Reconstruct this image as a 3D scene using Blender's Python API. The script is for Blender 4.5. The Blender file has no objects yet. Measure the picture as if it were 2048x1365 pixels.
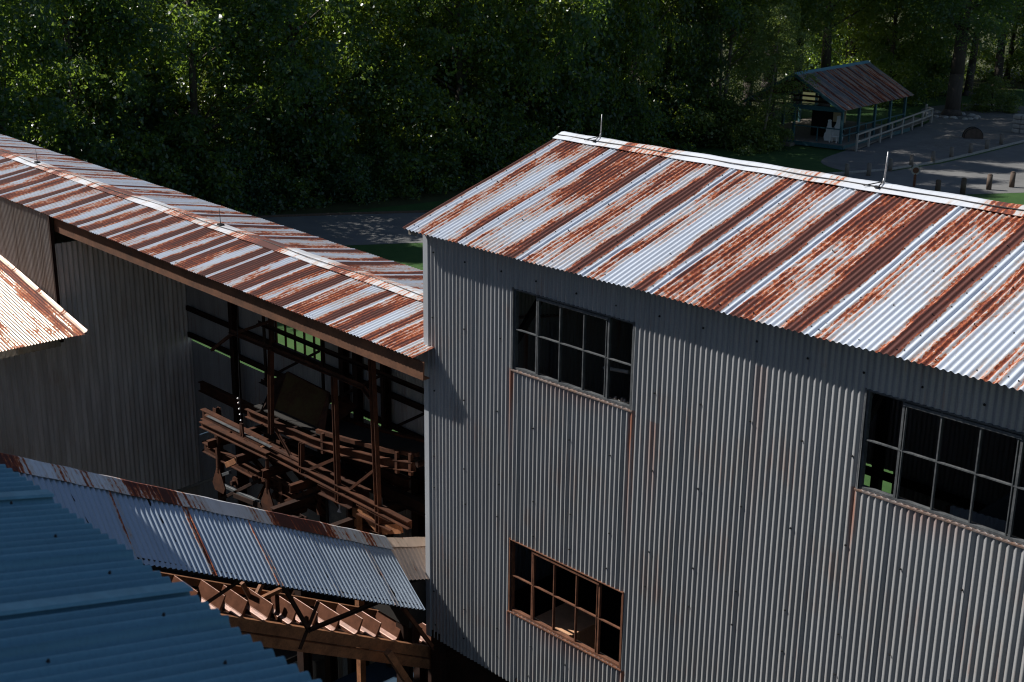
import bpy, math, random
import numpy as np
from mathutils import Vector, Matrix

random.seed(7)
S = bpy.context.scene
COL = S.collection
rnd = random.Random(11)
PI = math.pi

# ------------------------------------------------------------------ camera (solved from the photograph)
C = np.array([11.957, -10.1119, 4.9286]); FPX = 2611.2; YAW, PITCH, ROLL = -0.802035, 0.305928, 0.0125134
def cam_basis():
    cy, sy, cp, sp = math.cos(YAW), math.sin(YAW), math.cos(PITCH), math.sin(PITCH)
    f = np.array([sy*cp, cy*cp, -sp]); r = np.array([cy, -sy, 0.]); u = np.cross(r, f)
    cr, sr = math.cos(ROLL), math.sin(ROLL)
    return cr*r+sr*u, -sr*r+cr*u, f
RT, UP, FW = cam_basis()
def at(px, py, **k):
    """a point of the place seen at a photo pixel, on the plane x=, y= or z= given"""
    d = FW+(px-1024)/FPX*RT-(py-682.5)/FPX*UP
    a, v = next(iter(k.items())); i = 'xyz'.index(a)
    return Vector(C+(v-C[i])/d[i]*d)
cam = bpy.data.cameras.new('camera'); co = bpy.data.objects.new('camera', cam); COL.objects.link(co)
co.matrix_world = Matrix(((RT[0], UP[0], -FW[0], C[0]), (RT[1], UP[1], -FW[1], C[1]), (RT[2], UP[2], -FW[2], C[2]), (0, 0, 0, 1)))
cam.sensor_width = 36; cam.lens = FPX/2048*36; cam.clip_start = .1; cam.clip_end = 2000
cam.dof.use_dof = True; cam.dof.focus_distance = 17; cam.dof.aperture_fstop = 5.0
S.camera = co

# ------------------------------------------------------------------ materials
class NT:
    def __init__(s, name):
        s.m = bpy.data.materials.new(name); s.m.use_nodes = True; s.t = s.m.node_tree; s.t.nodes.clear()
        s.out = s.n('ShaderNodeOutputMaterial')
    def n(s, typ, **k):
        o = s.t.nodes.new(typ)
        for a, v in k.items(): setattr(o, a, v)
        return o
    def put(s, sock, v):
        if hasattr(v, 'outputs'): v = v.outputs[0]
        if isinstance(v, bpy.types.NodeSocket): s.t.links.new(v, sock)
        elif isinstance(v, (tuple, list)) and len(v) == 3 and sock.type == 'RGBA': sock.default_value = (*v, 1)
        else: sock.default_value = v
    def math(s, op, a, b=None, c=None, clamp=False):
        o = s.n('ShaderNodeMath', operation=op, use_clamp=clamp); s.put(o.inputs[0], a)
        if b is not None: s.put(o.inputs[1], b)
        if c is not None: s.put(o.inputs[2], c)
        return o.outputs[0]
    def noise(s, vec, scale=1, detail=4, rough=.55, dist=0, dim='3D'):
        o = s.n('ShaderNodeTexNoise', noise_dimensions=dim); s.put(o.inputs['Vector'], vec)
        o.inputs['Scale'].default_value = scale; o.inputs['Detail'].default_value = detail
        o.inputs['Roughness'].default_value = rough; o.inputs['Distortion'].default_value = dist
        return o.outputs['Fac']
    def comb(s, x, y, z):
        o = s.n('ShaderNodeCombineXYZ')
        for i, v in enumerate((x, y, z)): s.put(o.inputs[i], v)
        return o.outputs[0]
    def ramp(s, fac, stops, interp='LINEAR'):
        o = s.n('ShaderNodeValToRGB'); r = o.color_ramp; r.interpolation = interp
        while len(r.elements) < len(stops): r.elements.new(.5)
        for e, (p, c) in zip(r.elements, stops):
            e.position = p; e.color = (*c, 1) if not isinstance(c, (int, float)) else (c, c, c, 1)
        s.put(o.inputs[0], fac); return o.outputs[0]
    def mix(s, f, a, b, mode='MIX'):
        o = s.n('ShaderNodeMix', data_type='RGBA', blend_type=mode); s.put(o.inputs[0], f); s.put(o.inputs[6], a); s.put(o.inputs[7], b)
        return o.outputs[2]
    def sstep(s, x, lo, hi, a=0., b=1.):
        o = s.n('ShaderNodeMapRange', interpolation_type='SMOOTHSTEP'); s.put(o.inputs[0], x)
        for i, v in enumerate((lo, hi, a, b)): s.put(o.inputs[i+1], v)
        return o.outputs[0]
    def bump(s, h, strength=.3, dist=.02):
        o = s.n('ShaderNodeBump'); o.inputs['Strength'].default_value = strength; o.inputs['Distance'].default_value = dist
        s.put(o.inputs['Height'], h); return o.outputs[0]
    def bsdf(s, **k):
        o = s.n('ShaderNodeBsdfPrincipled')
        for a, v in k.items(): s.put(o.inputs[a.replace('_', ' ')], v)
        s.t.links.new(o.outputs[0], s.out.inputs[0]); return o
    def uv(s):
        o = s.n('ShaderNodeUVMap'); o.uv_map = 'uv'; x = s.n('ShaderNodeSeparateXYZ'); s.put(x.inputs[0], o.outputs[0])
        return x.outputs[0], x.outputs[1]
    def pos(s):
        return s.n('ShaderNodeNewGeometry').outputs['Position']

def rusty_galv(name, cover=.95, pitch=.0677, bias=0., seed=0., base=(.60, .65, .73), metal=.25, rough=.42, amount=1., profile=None, grow=.05, tint=None, lapdirt=1.2, core_to=.48):
    """galvanised sheet: every sheet rusts along its lap and in patches that run down the ribs"""
    t = NT(name); u, v = t.uv()
    k = t.math('FLOOR', t.math('DIVIDE', u, cover)); f = t.math('FRACT', t.math('DIVIDE', u, cover))
    wn = t.n('ShaderNodeTexWhiteNoise', noise_dimensions='1D'); t.put(wn.inputs['W'], t.math('ADD', k, seed+.37)); r1 = wn.outputs['Value']
    prof = t.ramp(f, profile or [(0, 0.0), (.03, 0.0), (.05, .62), (.2, .66), (.36, .52), (.5, .33), (.62, .38), (.72, .60), (.78, .95), (.91, .98), (.93, .5), (.95, 0.), (1, 0.)])
    # broad streaks down the slope, patches, then fine speckle that follows the ribs
    broad = t.noise(t.comb(t.math('MULTIPLY', u, 4.6), t.math('MULTIPLY', v, .28), t.math('MULTIPLY', k, 7.3)), 1, 3, .6)
    patch = t.noise(t.comb(t.math('MULTIPLY', u, 3.6), t.math('MULTIPLY', v, .95), t.math('ADD', t.math('MULTIPLY', k, 3.1), 20+seed)), 1, 5, .62, .4)
    fine = t.noise(t.comb(t.math('MULTIPLY', u, 55), t.math('MULTIPLY', v, 16), seed), 1, 3, .65)
    rib = t.math('COSINE', t.math('MULTIPLY', u, 2*PI/pitch))
    m = t.math('ADD', t.math('MULTIPLY', t.math('SUBTRACT', prof, .5), 1.05*amount), t.math('MULTIPLY', t.math('SUBTRACT', broad, .5), 1.5))
    m = t.math('ADD', m, t.math('MULTIPLY', t.math('SUBTRACT', patch, .5), 1.5))
    m = t.math('ADD', m, t.math('MULTIPLY', t.math('SUBTRACT', fine, .5), .8))
    m = t.math('ADD', m, t.math('MULTIPLY', rib, -.10))
    m = t.math('ADD', m, t.math('MULTIPLY', t.math('SUBTRACT', r1, .5), .35))
    m = t.math('ADD', m, t.math('MULTIPLY', v, grow))
    m = t.math('ADD', m, bias)
    lapclean = t.sstep(t.math('ADD', prof, t.math('MULTIPLY', t.math('SUBTRACT', patch, .52), lapdirt)), .0, .25)
    mask = t.math('MULTIPLY', t.sstep(m, .0, .14), lapclean)
    halo = t.math('MULTIPLY', t.sstep(m, -.32, .05), lapclean)
    core = t.math('MULTIPLY', t.sstep(m, .08, core_to), lapclean)
    fine2 = t.noise(t.comb(t.math('MULTIPLY', u, 90), t.math('MULTIPLY', v, 60), 3.), 1, 2, .6)
    rust = t.ramp(t.math('ADD', core, t.math('MULTIPLY', t.math('SUBTRACT', fine2, .5), .5)), [(0, (.40, .115, .032)), (.22, (.22, .042, .013)), (.55, (.115, .022, .010)), (1, (.068, .017, .011))])
    dirt = t.noise(t.comb(t.math('MULTIPLY', u, 9), t.math('MULTIPLY', v, .8), 5.+seed), 1, 5, .65)
    galv = t.mix(t.math('MULTIPLY', t.sstep(dirt, .35, .8), .35), base, tuple(x*.62 for x in base))
    spang = t.noise(t.comb(t.math('MULTIPLY', u, 30), t.math('MULTIPLY', v, 30), 1.), 1, 2, .5)
    galv = t.mix(t.math('MULTIPLY', spang, .16), galv, tuple(x*.7 for x in base))
    galv = t.mix(t.math('MULTIPLY', halo, .6), galv, (.46, .36, .27))
    if tint: galv = t.mix(t.sstep(t.noise(t.comb(t.math('MULTIPLY', u, 1.1), t.math('MULTIPLY', v, .7), 9.+seed), 1, 4), .42, .7), galv, tint)
    colr = t.mix(mask, galv, rust)
    t.bsdf(Base_Color=colr, Metallic=t.math('MULTIPLY', t.math('SUBTRACT', 1., mask), metal), Roughness=t.sstep(mask, 0., 1., rough, .82),
           Normal=t.bump(t.math('ADD', t.math('MULTIPLY', fine2, mask), t.math('MULTIPLY', dirt, .4)), .25, .01))
    return t.m

def wall_galv(name, base, metal=.45, rough=.42, stain=.25, seed=0., green=.0, warm=0., runs=()):
    """plain galvanised cladding with long vertical dirt runs and a little rust"""
    t = NT(name); u, v = t.uv()
    n1 = t.noise(t.comb(t.math('MULTIPLY', u, 7), t.math('MULTIPLY', v, .5), seed), 1, 5, .6)
    n2 = t.noise(t.comb(t.math('MULTIPLY', u, 1.1), t.math('MULTIPLY', v, 1.1), seed+4), 1, 4, .6)
    n3 = t.noise(t.comb(t.math('MULTIPLY', u, 26), t.math('MULTIPLY', v, 1.1), seed+8), 1, 4, .7)
    c = t.mix(t.math('MULTIPLY', t.sstep(n1, .35, .7), .45), base, tuple(x*.6 for x in base))
    c = t.mix(t.math('MULTIPLY', t.sstep(n2, .45, .7), .35), c, (base[0]*.95, base[1]*.9, base[2]*.8))
    if green: c = t.mix(t.math('MULTIPLY', t.sstep(n2, .4, .62), green), c, (.10, .13, .06))
    if warm: c = t.mix(t.math('MULTIPLY', t.sstep(n1, .3, .6), warm), c, (.28, .22, .17))
    n4 = t.noise(t.comb(t.math('MULTIPLY', u, 60), t.math('MULTIPLY', v, 60), seed), 1, 3, .7)
    c = t.mix(t.math('MULTIPLY', t.sstep(n4, .42, .68), .22), c, tuple(x*.45 for x in base))
    r = t.math('MULTIPLY', t.sstep(t.math('ADD', t.math('MULTIPLY', n3, .7), t.math('MULTIPLY', n2, .5)), .64, .76), stain)
    for ru, rv, rw, rl, rk in runs:            # rust washed down from the ends of sills and from bolt holes
        du = t.math('ABSOLUTE', t.math('SUBTRACT', u, ru)); wob = t.math('MULTIPLY', t.math('SUBTRACT', n2, .5), .12)
        a1 = t.sstep(t.math('ADD', du, wob), rw*.25, rw, 1., 0.); a2 = t.math('MULTIPLY', t.sstep(v, rv-rl, rv, 0., 1.), t.math('LESS_THAN', v, rv))
        a3 = t.math('MULTIPLY', t.math('MULTIPLY', a1, a2), t.sstep(n3, .36, .62, .25, rk)); r = t.math('MAXIMUM', r, a3)
    c = t.mix(r, c, (.26, .085, .035))
    t.bsdf(Base_Color=c, Metallic=t.math('MULTIPLY', t.math('SUBTRACT', 1., r), metal), Roughness=t.sstep(n1, .2, .8, rough-.06, rough+.12),
           Normal=t.bump(n1, .12, .01))
    return t.m

def simple(name, col, rough=.7, metal=0., var=.5, scale=6., col2=None, bump=.25, stretch=(1, 1, 1), spec=.5):
    t = NT(name); p = t.pos(); mp = t.n('ShaderNodeMapping'); t.put(mp.inputs[0], p); mp.inputs['Scale'].default_value = stretch
    n = t.noise(mp.outputs[0], scale, 5, .62); n2 = t.noise(mp.outputs[0], scale*7, 3, .6)
    f = t.math('ADD', t.math('MULTIPLY', n, .7), t.math('MULTIPLY', n2, .3))
    c = t.mix(t.sstep(f, .5-.22, .5+.2), tuple(x*(1-var) for x in col), col2 or col)
    t.bsdf(Base_Color=c, Roughness=rough, Metallic=metal, Normal=t.bump(f, bump, .02), Specular_IOR_Level=spec)
    return t.m

M = {}
M['roof'] = rusty_galv('rusty_roof_sheet', seed=2., bias=-.05, grow=.06)
M['roof_left'] = rusty_galv('heavily_rusted_roof_sheet', cover=.95, seed=31., bias=.13, grow=.04, lapdirt=2.6, core_to=.58, profile=[(0, .55), (.2, .74), (.36, .58), (.46, .22), (.62, .25), (.72, .66), (.78, .95), (.93, .98), (.955, .4), (.97, 0.), (.99, 0.), (1, .4)])
M['roof_far'] = rusty_galv('rust_banded_far_roof_sheet', cover=.95, seed=37., bias=.02, grow=-.03)
M['roof_side'] = rusty_galv('blotchy_side_roof_sheet', cover=1.05, pitch=.054, seed=12., bias=-.02, base=(.29, .245, .20), grow=0., core_to=.7, profile=[(0, .75), (.15, .7), (.25, .45), (.55, .35), (.7, .5), (.85, .45), (1, .7)])
M['roof_gallery'] = rusty_galv('gallery_roof_sheet', cover=.95, seed=5., bias=-.50, base=(.37, .44, .52), metal=.4, rough=.36, amount=1.05, profile=[(0, .9), (.03, .95), (.07, .5), (.2, .22), (.8, .2), (.93, .5), (.97, .9), (1, .9)], grow=.0)
M['roof_link'] = rusty_galv('tan_link_roof_sheet', cover=.95, seed=9., bias=-.3, base=(.75, .56, .43), metal=.1, rough=.45, grow=.1)
M['roof_near'] = wall_galv('shaded_blue_grey_roof_sheet', (.115, .27, .35), metal=.15, rough=.55, stain=.0, seed=3.)  # galvanised sheet; blue of its sky-lit shade put into the colour
M['roof_lap'] = simple('shaded_sheet_lap', (.11, .27, .34), .55, .1, .25, 3., (.14, .32, .40), .1)  # lap takes the same shade blue in its colour
M['ridge'] = rusty_galv('rusty_ridge_cap', cover=2.4, seed=17., bias=-.22, base=(.68, .70, .74), grow=0., profile=[(0, .3), (.2, .2), (.45, .5), (.6, .85), (.8, .7), (.9, .3), (1, .3)])
M['ridge_left'] = rusty_galv('rusted_ridge_cap', cover=2.2, seed=41., bias=.10, base=(.68, .69, .72), grow=0., profile=[(0, .3), (.3, .2), (.5, .6), (.65, .85), (.85, .75), (1, .3)])
M['wall'] = wall_galv('galvanised_wall_sheet', (.37, .375, .385), metal=.25, rough=.36, stain=.30, seed=1., runs=((1.50, 4.2, .07, 1.6, .9), (3.38, 4.2, .07, 2.2, .9), (3.68, 4.15, .12, 1.6, .55), (6.14, 4.2, .07, 1.3, .8), (6.9, 4.2, .5, .35, .5), (2.45, 4.2, .8, .30, .45), (2.45, 1.0, .8, .35, .6), (3.38, 1.0, .06, 1.0, .9), (1.50, 1.0, .06, 1.0, .9), (5.0, 5.1, .10, 2.6, .25), (8.9, 4.0, .2, 2., .3)))
M['wall_left'] = wall_galv('weathered_wall_sheet', (.40, .37, .35), metal=.3, rough=.5, stain=.25, seed=6., warm=.5)
M['wall_cross'] = wall_galv('drab_cross_wall_sheet', (.80, .74, .67), metal=.1, rough=.55, stain=.25, seed=8., warm=.3)
M['wall_in'] = wall_galv('dim_back_wall_sheet', (.42, .42, .41), metal=.2, rough=.6, stain=.3, seed=14.)
M['trim'] = wall_galv('galvanised_corner_flashing', (.50, .53, .57), metal=.4, rough=.4, stain=.3, seed=21.)
M['rust'] = simple('rusted_structural_steel', (.045, .014, .006), .85, 0., .55, 5., (.075, .025, .010), spec=.25)  # rust colour darkened in place of the shade over the open bay
M['rust_beam'] = simple('brown_rusted_girder', (.10, .040, .018), .85, 0., .4, 4., (.15, .06, .027))
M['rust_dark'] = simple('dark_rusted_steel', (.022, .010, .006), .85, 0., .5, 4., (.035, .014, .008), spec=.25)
M['rust_orange'] = simple('orange_rusted_steel', (.22, .085, .035), .75, 0., .45, 6., (.32, .135, .055))
M['rust_smooth'] = simple('worn_rusted_pan_steel', (.11, .043, .024), .34, .3, .35, 7., (.15, .06, .034), .12)
M['steel_grey'] = simple('grey_steel_sash', (.075, .085, .095), .5, .2, .4, 9., (.13, .135, .14))
M['sill'] = simple('rust_flecked_sill_flashing', (.15, .14, .14), .6, .1, .1, 4.5, (.165, .095, .065))
M['rust_sash'] = simple('rusted_sash_steel', (.10, .033, .014), .8, 0., .45, 9., (.17, .065, .03))
M['dark'] = simple('shade_dark_timber', (.014, .011, .009), .9, 0., .4, 4.)  # timber colour lowered to stand for the shade inside
M['deckdark'] = simple('dark_plank_floor', (.022, .017, .013), .9, 0., .5, 5., stretch=(1, 6, 1))  # planks set very dark in place of interior shade
M['iron'] = simple('black_iron', (.02, .02, .022), .6, .5, .4, 12.)
M['rod'] = simple('weathered_grey_rod', (.36, .36, .37), .45, .5, .35, 20.)
M['timber'] = simple('grey_weathered_timber', (.22, .19, .16), .85, 0., .45, 9., stretch=(1, 1, .25))
M['post'] = simple('dark_brown_timber_post', (.11, .075, .055), .85, 0., .5, 9., stretch=(1, 1, .25))
M['teal'] = simple('teal_painted_timber', (.025, .095, .115), .65, 0., .3, 8., (.035, .12, .14))
M['palewood'] = simple('bare_bleached_timber', (.40, .37, .33), .8, 0., .3, 8., stretch=(1, 1, .3))
M['white'] = simple('white_painted_board', (.72, .72, .72), .6, 0., .15, 8.)
M['cream'] = simple('cream_painted_board', (.50, .40, .25), .7, 0., .2, 6.)
M['stone'] = simple('pale_limestone', (.40, .38, .35), .9, 0., .4, 7., bump=.6)
M['bluesteel'] = simple('dull_blue_painted_steel', (.03, .065, .11), .6, .2, .3, 5.)
M['blueedge'] = simple('bright_blue_painted_edge', (.06, .25, .42), .45, 0., .2, 8.)
M['coal'] = simple('mossy_dirt_load', (.10, .038, .02), .95, 0., .5, 3., (.07, .052, .018), bump=.8, spec=.2)
M['crate'] = simple('rust_brown_box_steel', (.62, .34, .19), .7, 0., .3, 8.)
M['bark'] = simple('dark_bark', (.075, .06, .05), .95, 0., .5, 8., stretch=(1, 1, .2), bump=.7)
M['bark_pale'] = simple('pale_bark', (.26, .22, .18), .9, 0., .45, 8., stretch=(1, 1, .2), bump=.5)
M['pavroof'] = rusty_galv('rusty_pavilion_roof_sheet', cover=1.6, seed=55., bias=.06, base=(.11, .112, .125), grow=-.03)

def leaf_mat(name, c1, c2, tr):
    t = NT(name); g = t.n('ShaderNodeNewGeometry'); oi = t.n('ShaderNodeObjectInfo')
    n = t.noise(g.outputs['Position'], .45, 3, .6)
    f = t.math('ADD', t.math('MULTIPLY', g.outputs['Random Per Island'], .6), t.math('MULTIPLY', n, .5), clamp=True)
    c = t.mix(f, c1, c2)
    trc = t.mix(f, tuple(x*.7 for x in tr), tr)
    b = t.n('ShaderNodeBsdfPrincipled'); t.put(b.inputs['Base Color'], c); b.inputs['Roughness'].default_value = .33; b.inputs['Specular IOR Level'].default_value = .6
    tl = t.n('ShaderNodeBsdfTranslucent'); t.put(tl.inputs[0], trc)
    mx = t.n('ShaderNodeMixShader'); mx.inputs[0].default_value = .46
    t.t.links.new(b.outputs[0], mx.inputs[1]); t.t.links.new(tl.outputs[0], mx.inputs[2]); t.t.links.new(mx.outputs[0], t.out.inputs[0])
    return t.m
M['leaf'] = leaf_mat('broad_leaf', (.020, .052, .030), (.052, .110, .046), (.40, .52, .05))
M['leaf2'] = leaf_mat('bluish_leaf', (.017, .048, .036), (.040, .095, .060), (.34, .50, .06))
M['leaf3'] = leaf_mat('light_leaf', (.06, .105, .03), (.13, .19, .055), (.34, .42, .07))

def ground_mat(name, cols, scale, rough=.95, bump=.5, fine=30):
    t = NT(name); p = t.pos()
    n = t.noise(p, scale, 6, .65); n2 = t.noise(p, fine, 4, .7); n3 = t.noise(p, scale*.2, 3, .5)
    f = t.math('ADD', t.math('MULTIPLY', n, .45), t.math('ADD', t.math('MULTIPLY', n2, .35), t.math('MULTIPLY', n3, .2)))
    c = t.ramp(f, [(.3, cols[0]), (.5, cols[1]), (.68, cols[2])])
    t.bsdf(Base_Color=c, Roughness=rough, Normal=t.bump(f, bump, .05), Specular_IOR_Level=.25)
    return t.m
M['grass'] = ground_mat('mown_grass', ((.018, .048, .012), (.032, .078, .018), (.055, .105, .026)), 1.6)
M['litter'] = ground_mat('leaf_litter', ((.02, .022, .01), (.04, .045, .015), (.075, .075, .025)), 1.2)
M['asphalt'] = ground_mat('worn_asphalt', ((.10, .10, .10), (.14, .138, .135), (.19, .185, .18)), .7, .9, .25, 40)
M['gravel'] = ground_mat('pale_gravel', ((.09, .085, .08), (.15, .14, .13), (.25, .235, .22)), 3., .95, .9, 16)
M['pathm'] = ground_mat('gravel_path', ((.10, .098, .096), (.145, .14, .135), (.20, .19, .18)), 1.1, .95, .5, 30)
M['yard'] = ground_mat('cinder_yard', ((.024, .024, .022), (.045, .045, .042), (.085, .083, .078)), 1.8, .95, .8, 20)

# ------------------------------------------------------------------ object helpers
def tag(o, label=None, cat=None, group=None, kind=None):
    if label: o['label'] = label
    if cat: o['category'] = cat
    if group: o['group'] = group
    if kind: o['kind'] = kind
    return o
def thing(name, label, cat, loc, group=None):
    o = bpy.data.objects.new(name, None); COL.objects.link(o); o.location = loc; o.empty_display_size = .3
    return tag(o, label, cat, group)
def link(name, me, mat, parent=None, smooth=False):
    o = bpy.data.objects.new(name, me); COL.objects.link(o)
    if mat: me.materials.append(mat if not isinstance(mat, str) else M[mat])
    if smooth: me.polygons.foreach_set('use_smooth', [True]*len(me.polygons))
    if parent:
        o.parent = parent
        if parent.parent is None: o.matrix_parent_inverse = Matrix.Translation(-Vector(parent.location)) if parent.type == 'EMPTY' else Matrix()
    return o
def copy_tree(o, parent=None, loc=None):
    c = o.copy(); COL.objects.link(c)
    if parent: c.parent = parent
    if loc is not None: c.location = loc
    for ch in list(o.children): copy_tree(ch, c)
    return c
class MB:
    def __init__(s): s.v = []; s.f = []; s.uv = []
    def add(s, vs, fs):
        b = len(s.v); s.v += [tuple(v) for v in vs]; s.f += [tuple(i+b for i in f) for f in fs]; return s
    def frame(s, p0, p1, up):
        p0 = Vector(p0); p1 = Vector(p1); d = (p1-p0).normalized(); up = Vector(up)
        if abs(d.dot(up.normalized())) > .98: up = Vector((0, 1, 0)) if abs(d.y) < .9 else Vector((1, 0, 0))
        a = d.cross(up).normalized(); b = a.cross(d).normalized()
        return p0, p1, a, b
    def prof(s, p0, p1, pts, up=(0, 0, 1)):
        """extrude a closed 2-D profile from p0 to p1; profile x = sideways, y = up"""
        p0, p1, a, b = s.frame(p0, p1, up); n = len(pts)
        vs = [p0+a*x+b*y for x, y in pts]+[p1+a*x+b*y for x, y in pts]
        fs = [(i, (i+1) % n, n+(i+1) % n, n+i) for i in range(n)]
        fs += [tuple(range(n-1, -1, -1)), tuple(range(n, 2*n))]
        return s.add(vs, fs)
    def beam(s, p0, p1, w, h, up=(0, 0, 1)): return s.prof(p0, p1, [(-w/2, -h/2), (w/2, -h/2), (w/2, h/2), (-w/2, h/2)], up)
    def angle(s, p0, p1, w, h, t=.012, up=(0, 0, 1)): return s.prof(p0, p1, [(0, 0), (w, 0), (w, t if w > 0 else t), (t if w > 0 else -t, t), (t if w > 0 else -t, h), (0, h)], up)
    def channel(s, p0, p1, w, h, t=.015, up=(0, 0, 1)):
        return s.prof(p0, p1, [(0, -h/2), (w, -h/2), (w, -h/2+t), (t*(1 if w > 0 else -1), -h/2+t), (t*(1 if w > 0 else -1), h/2-t), (w, h/2-t), (w, h/2), (0, h/2)], up)
    def ibeam(s, p0, p1, w, h, t=.015, up=(0, 0, 1)):
        a, b, e = w/2, h/2, t/2
        return s.prof(p0, p1, [(-a, -b), (a, -b), (a, -b+t), (e, -b+t), (e, b-t), (a, b-t), (a, b), (-a, b), (-a, b-t), (-e, b-t), (-e, -b+t), (-a, -b+t)], up)
    def tube(s, p0, p1, r, r2=None, n=8):
        r2 = r if r2 is None else r2; p0, p1, a, b = s.frame(p0, p1, (0, 0, 1))
        vs = [p0+(a*math.cos(2*PI*i/n)+b*math.sin(2*PI*i/n))*r for i in range(n)]+[p1+(a*math.cos(2*PI*i/n)+b*math.sin(2*PI*i/n))*r2 for i in range(n)]
        return s.add(vs, [(i, (i+1) % n, n+(i+1) % n, n+i) for i in range(n)]+[tuple(range(n-1, -1, -1)), tuple(range(n, 2*n))])
    def path(s, pts, r, n=6):
        for a, b in zip(pts[:-1], pts[1:]): s.tube(a, b, r, r, n)
        return s
    def box(s, x0, x1, y0, y1, z0, z1):
        return s.add([(x0, y0, z0), (x1, y0, z0), (x1, y1, z0), (x0, y1, z0), (x0, y0, z1), (x1, y0, z1), (x1, y1, z1), (x0, y1, z1)],
                     [(0, 3, 2, 1), (4, 5, 6, 7), (0, 1, 5, 4), (1, 2, 6, 5), (2, 3, 7, 6), (3, 0, 4, 7)])
    def plate(s, pts, t):
        """a planar polygon given thickness t along its normal"""
        P = [Vector(p) for p in pts]; n = (P[1]-P[0]).cross(P[2]-P[0]).normalized()*t; k = len(P)
        return s.add(P+[p+n for p in P], [tuple(range(k-1, -1, -1)), tuple(range(k, 2*k))]+[(i, (i+1) % k, k+(i+1) % k, k+i) for i in range(k)])
    def build(s, name, mat, parent=None, smooth=False, bevel=0.):
        me = bpy.data.meshes.new(name); me.from_pydata(s.v, [], s.f); me.update()
        o = link(name, me, mat, parent, smooth)
        if bevel:
            md = o.modifiers.new('bevel', 'BEVEL'); md.width = bevel; md.segments = 2; md.limit_method = 'ANGLE'
        return o

def corr(name, O, U, V, lu, lv, mat, parent=None, pitch=.0677, amp=.0095, seg=8, holes=(), v0=None, v1=None, cover=.95, lap=.006, u_off=0., rows=1, wob=.004):
    """a run of lapped corrugated sheets: ribs run along V, count along U; holes = (u0,u1,v0,v1)"""
    O = np.array(O, float); U = np.array(U, float); U /= np.linalg.norm(U); V = np.array(V, float); V /= np.linalg.norm(V); N = np.cross(U, V)
    us = set(np.round(np.arange(0, lu+1e-6, pitch/seg), 5).tolist()) | {round(lu, 5)}
    for h in holes: us |= {round(h[0], 5), round(h[1], 5)}
    us = np.array(sorted(x for x in us if -1e-6 <= x <= lu+1e-6))
    vs = sorted({0., 1.} | {i/rows for i in range(rows+1)} | {min(1, max(0, h[2]/lv)) for h in holes} | {min(1, max(0, h[3]/lv)) for h in holes}); vs = np.array(vs)
    lo = np.array([v0(x) if v0 else 0. for x in us]); hi = np.array([v1(x) if v1 else lv for x in us])
    uu = us+u_off
    off = amp*np.cos(2*PI*uu/pitch)+lap*((uu/cover) % 1.0)
    rs = np.random.RandomState(int(abs(O[0]*131+O[2]*71)) % 9999)
    ph = rs.rand(6)*6.28
    vert = []; uvv = []
    for t in vs:
        vv = lo+(hi-lo)*t
        w = wob*(np.sin(uu*1.9+ph[0]+vv*.7)+.6*np.sin(uu*4.7+ph[1]+vv*1.9)+.5*np.sin(vv*3.1+ph[2]+uu*.4))
        P = O+us[:, None]*U+vv[:, None]*V+(off+w)[:, None]*N
        vert.append(P); uvv.append(np.stack([uu, vv], 1))
    nu = len(us); vert = np.concatenate(vert); uvv = np.concatenate(uvv)
    faces = []
    for r in range(len(vs)-1):
        vm = (vs[r]+vs[r+1])/2*lv
        for i in range(nu-1):
            um = (us[i]+us[i+1])/2
            if hi[i]-lo[i] < .003 and hi[i+1]-lo[i+1] < .003: continue
            if any(h[0] < um < h[1] and h[2] < vm < h[3] for h in holes): continue
            faces.append((r*nu+i, r*nu+i+1, (r+1)*nu+i+1, (r+1)*nu+i))
    me = bpy.data.meshes.new(name); me.from_pydata(vert.tolist(), [], faces); me.update()
    uvl = me.uv_layers.new(name='uv'); idx = np.zeros(len(me.loops), int); me.loops.foreach_get('vertex_index', idx)
    uvl.data.foreach_set('uv', uvv[idx].astype(np.float32).ravel())
    return link(name, me, mat, parent, True)

def uvstrip(name, rails, mat, parent, n=40, smooth=False):
    """a bent sheet: rails = list of (p0,p1); uv u along the length, v across"""
    vert = []; uvs = []; faces = []; k = len(rails); acc = 0.; vpos = [0.]
    for a, b in zip(rails[:-1], rails[1:]): acc += (Vector(b[0])-Vector(a[0])).length; vpos.append(acc)
    L = (Vector(rails[0][1])-Vector(rails[0][0])).length
    for i in range(n+1):
        for j, (p, q) in enumerate(rails):
            P = Vector(p).lerp(Vector(q), i/n); vert.append(tuple(P+Vector((0, 0, .004*math.sin(i*1.7+j))))); uvs.append((L*i/n, vpos[j]))
    for i in range(n):
        for j in range(k-1): faces.append((i*k+j, (i+1)*k+j, (i+1)*k+j+1, i*k+j+1))
    me = bpy.data.meshes.new(name); me.from_pydata(vert, [], faces); me.update(); uvl = me.uv_layers.new(name='uv')
    for l in me.loops: uvl.data[l.index].uv = uvs[l.vertex_index]
    o = link(name, me, mat, parent, smooth)
    md = o.modifiers.new('thick', 'SOLIDIFY'); md.thickness = .004
    return o
def nails(name, pts, n, parent, r=.013, h=.013):
    mb = MB(); n = Vector(n).normalized()
    for p in pts: mb.tube(Vector(p), Vector(p)+n*h, r, r*.5, 5)
    return tag(mb.build(name, 'iron', parent), kind='stuff')

GZ = -8.8
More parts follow.
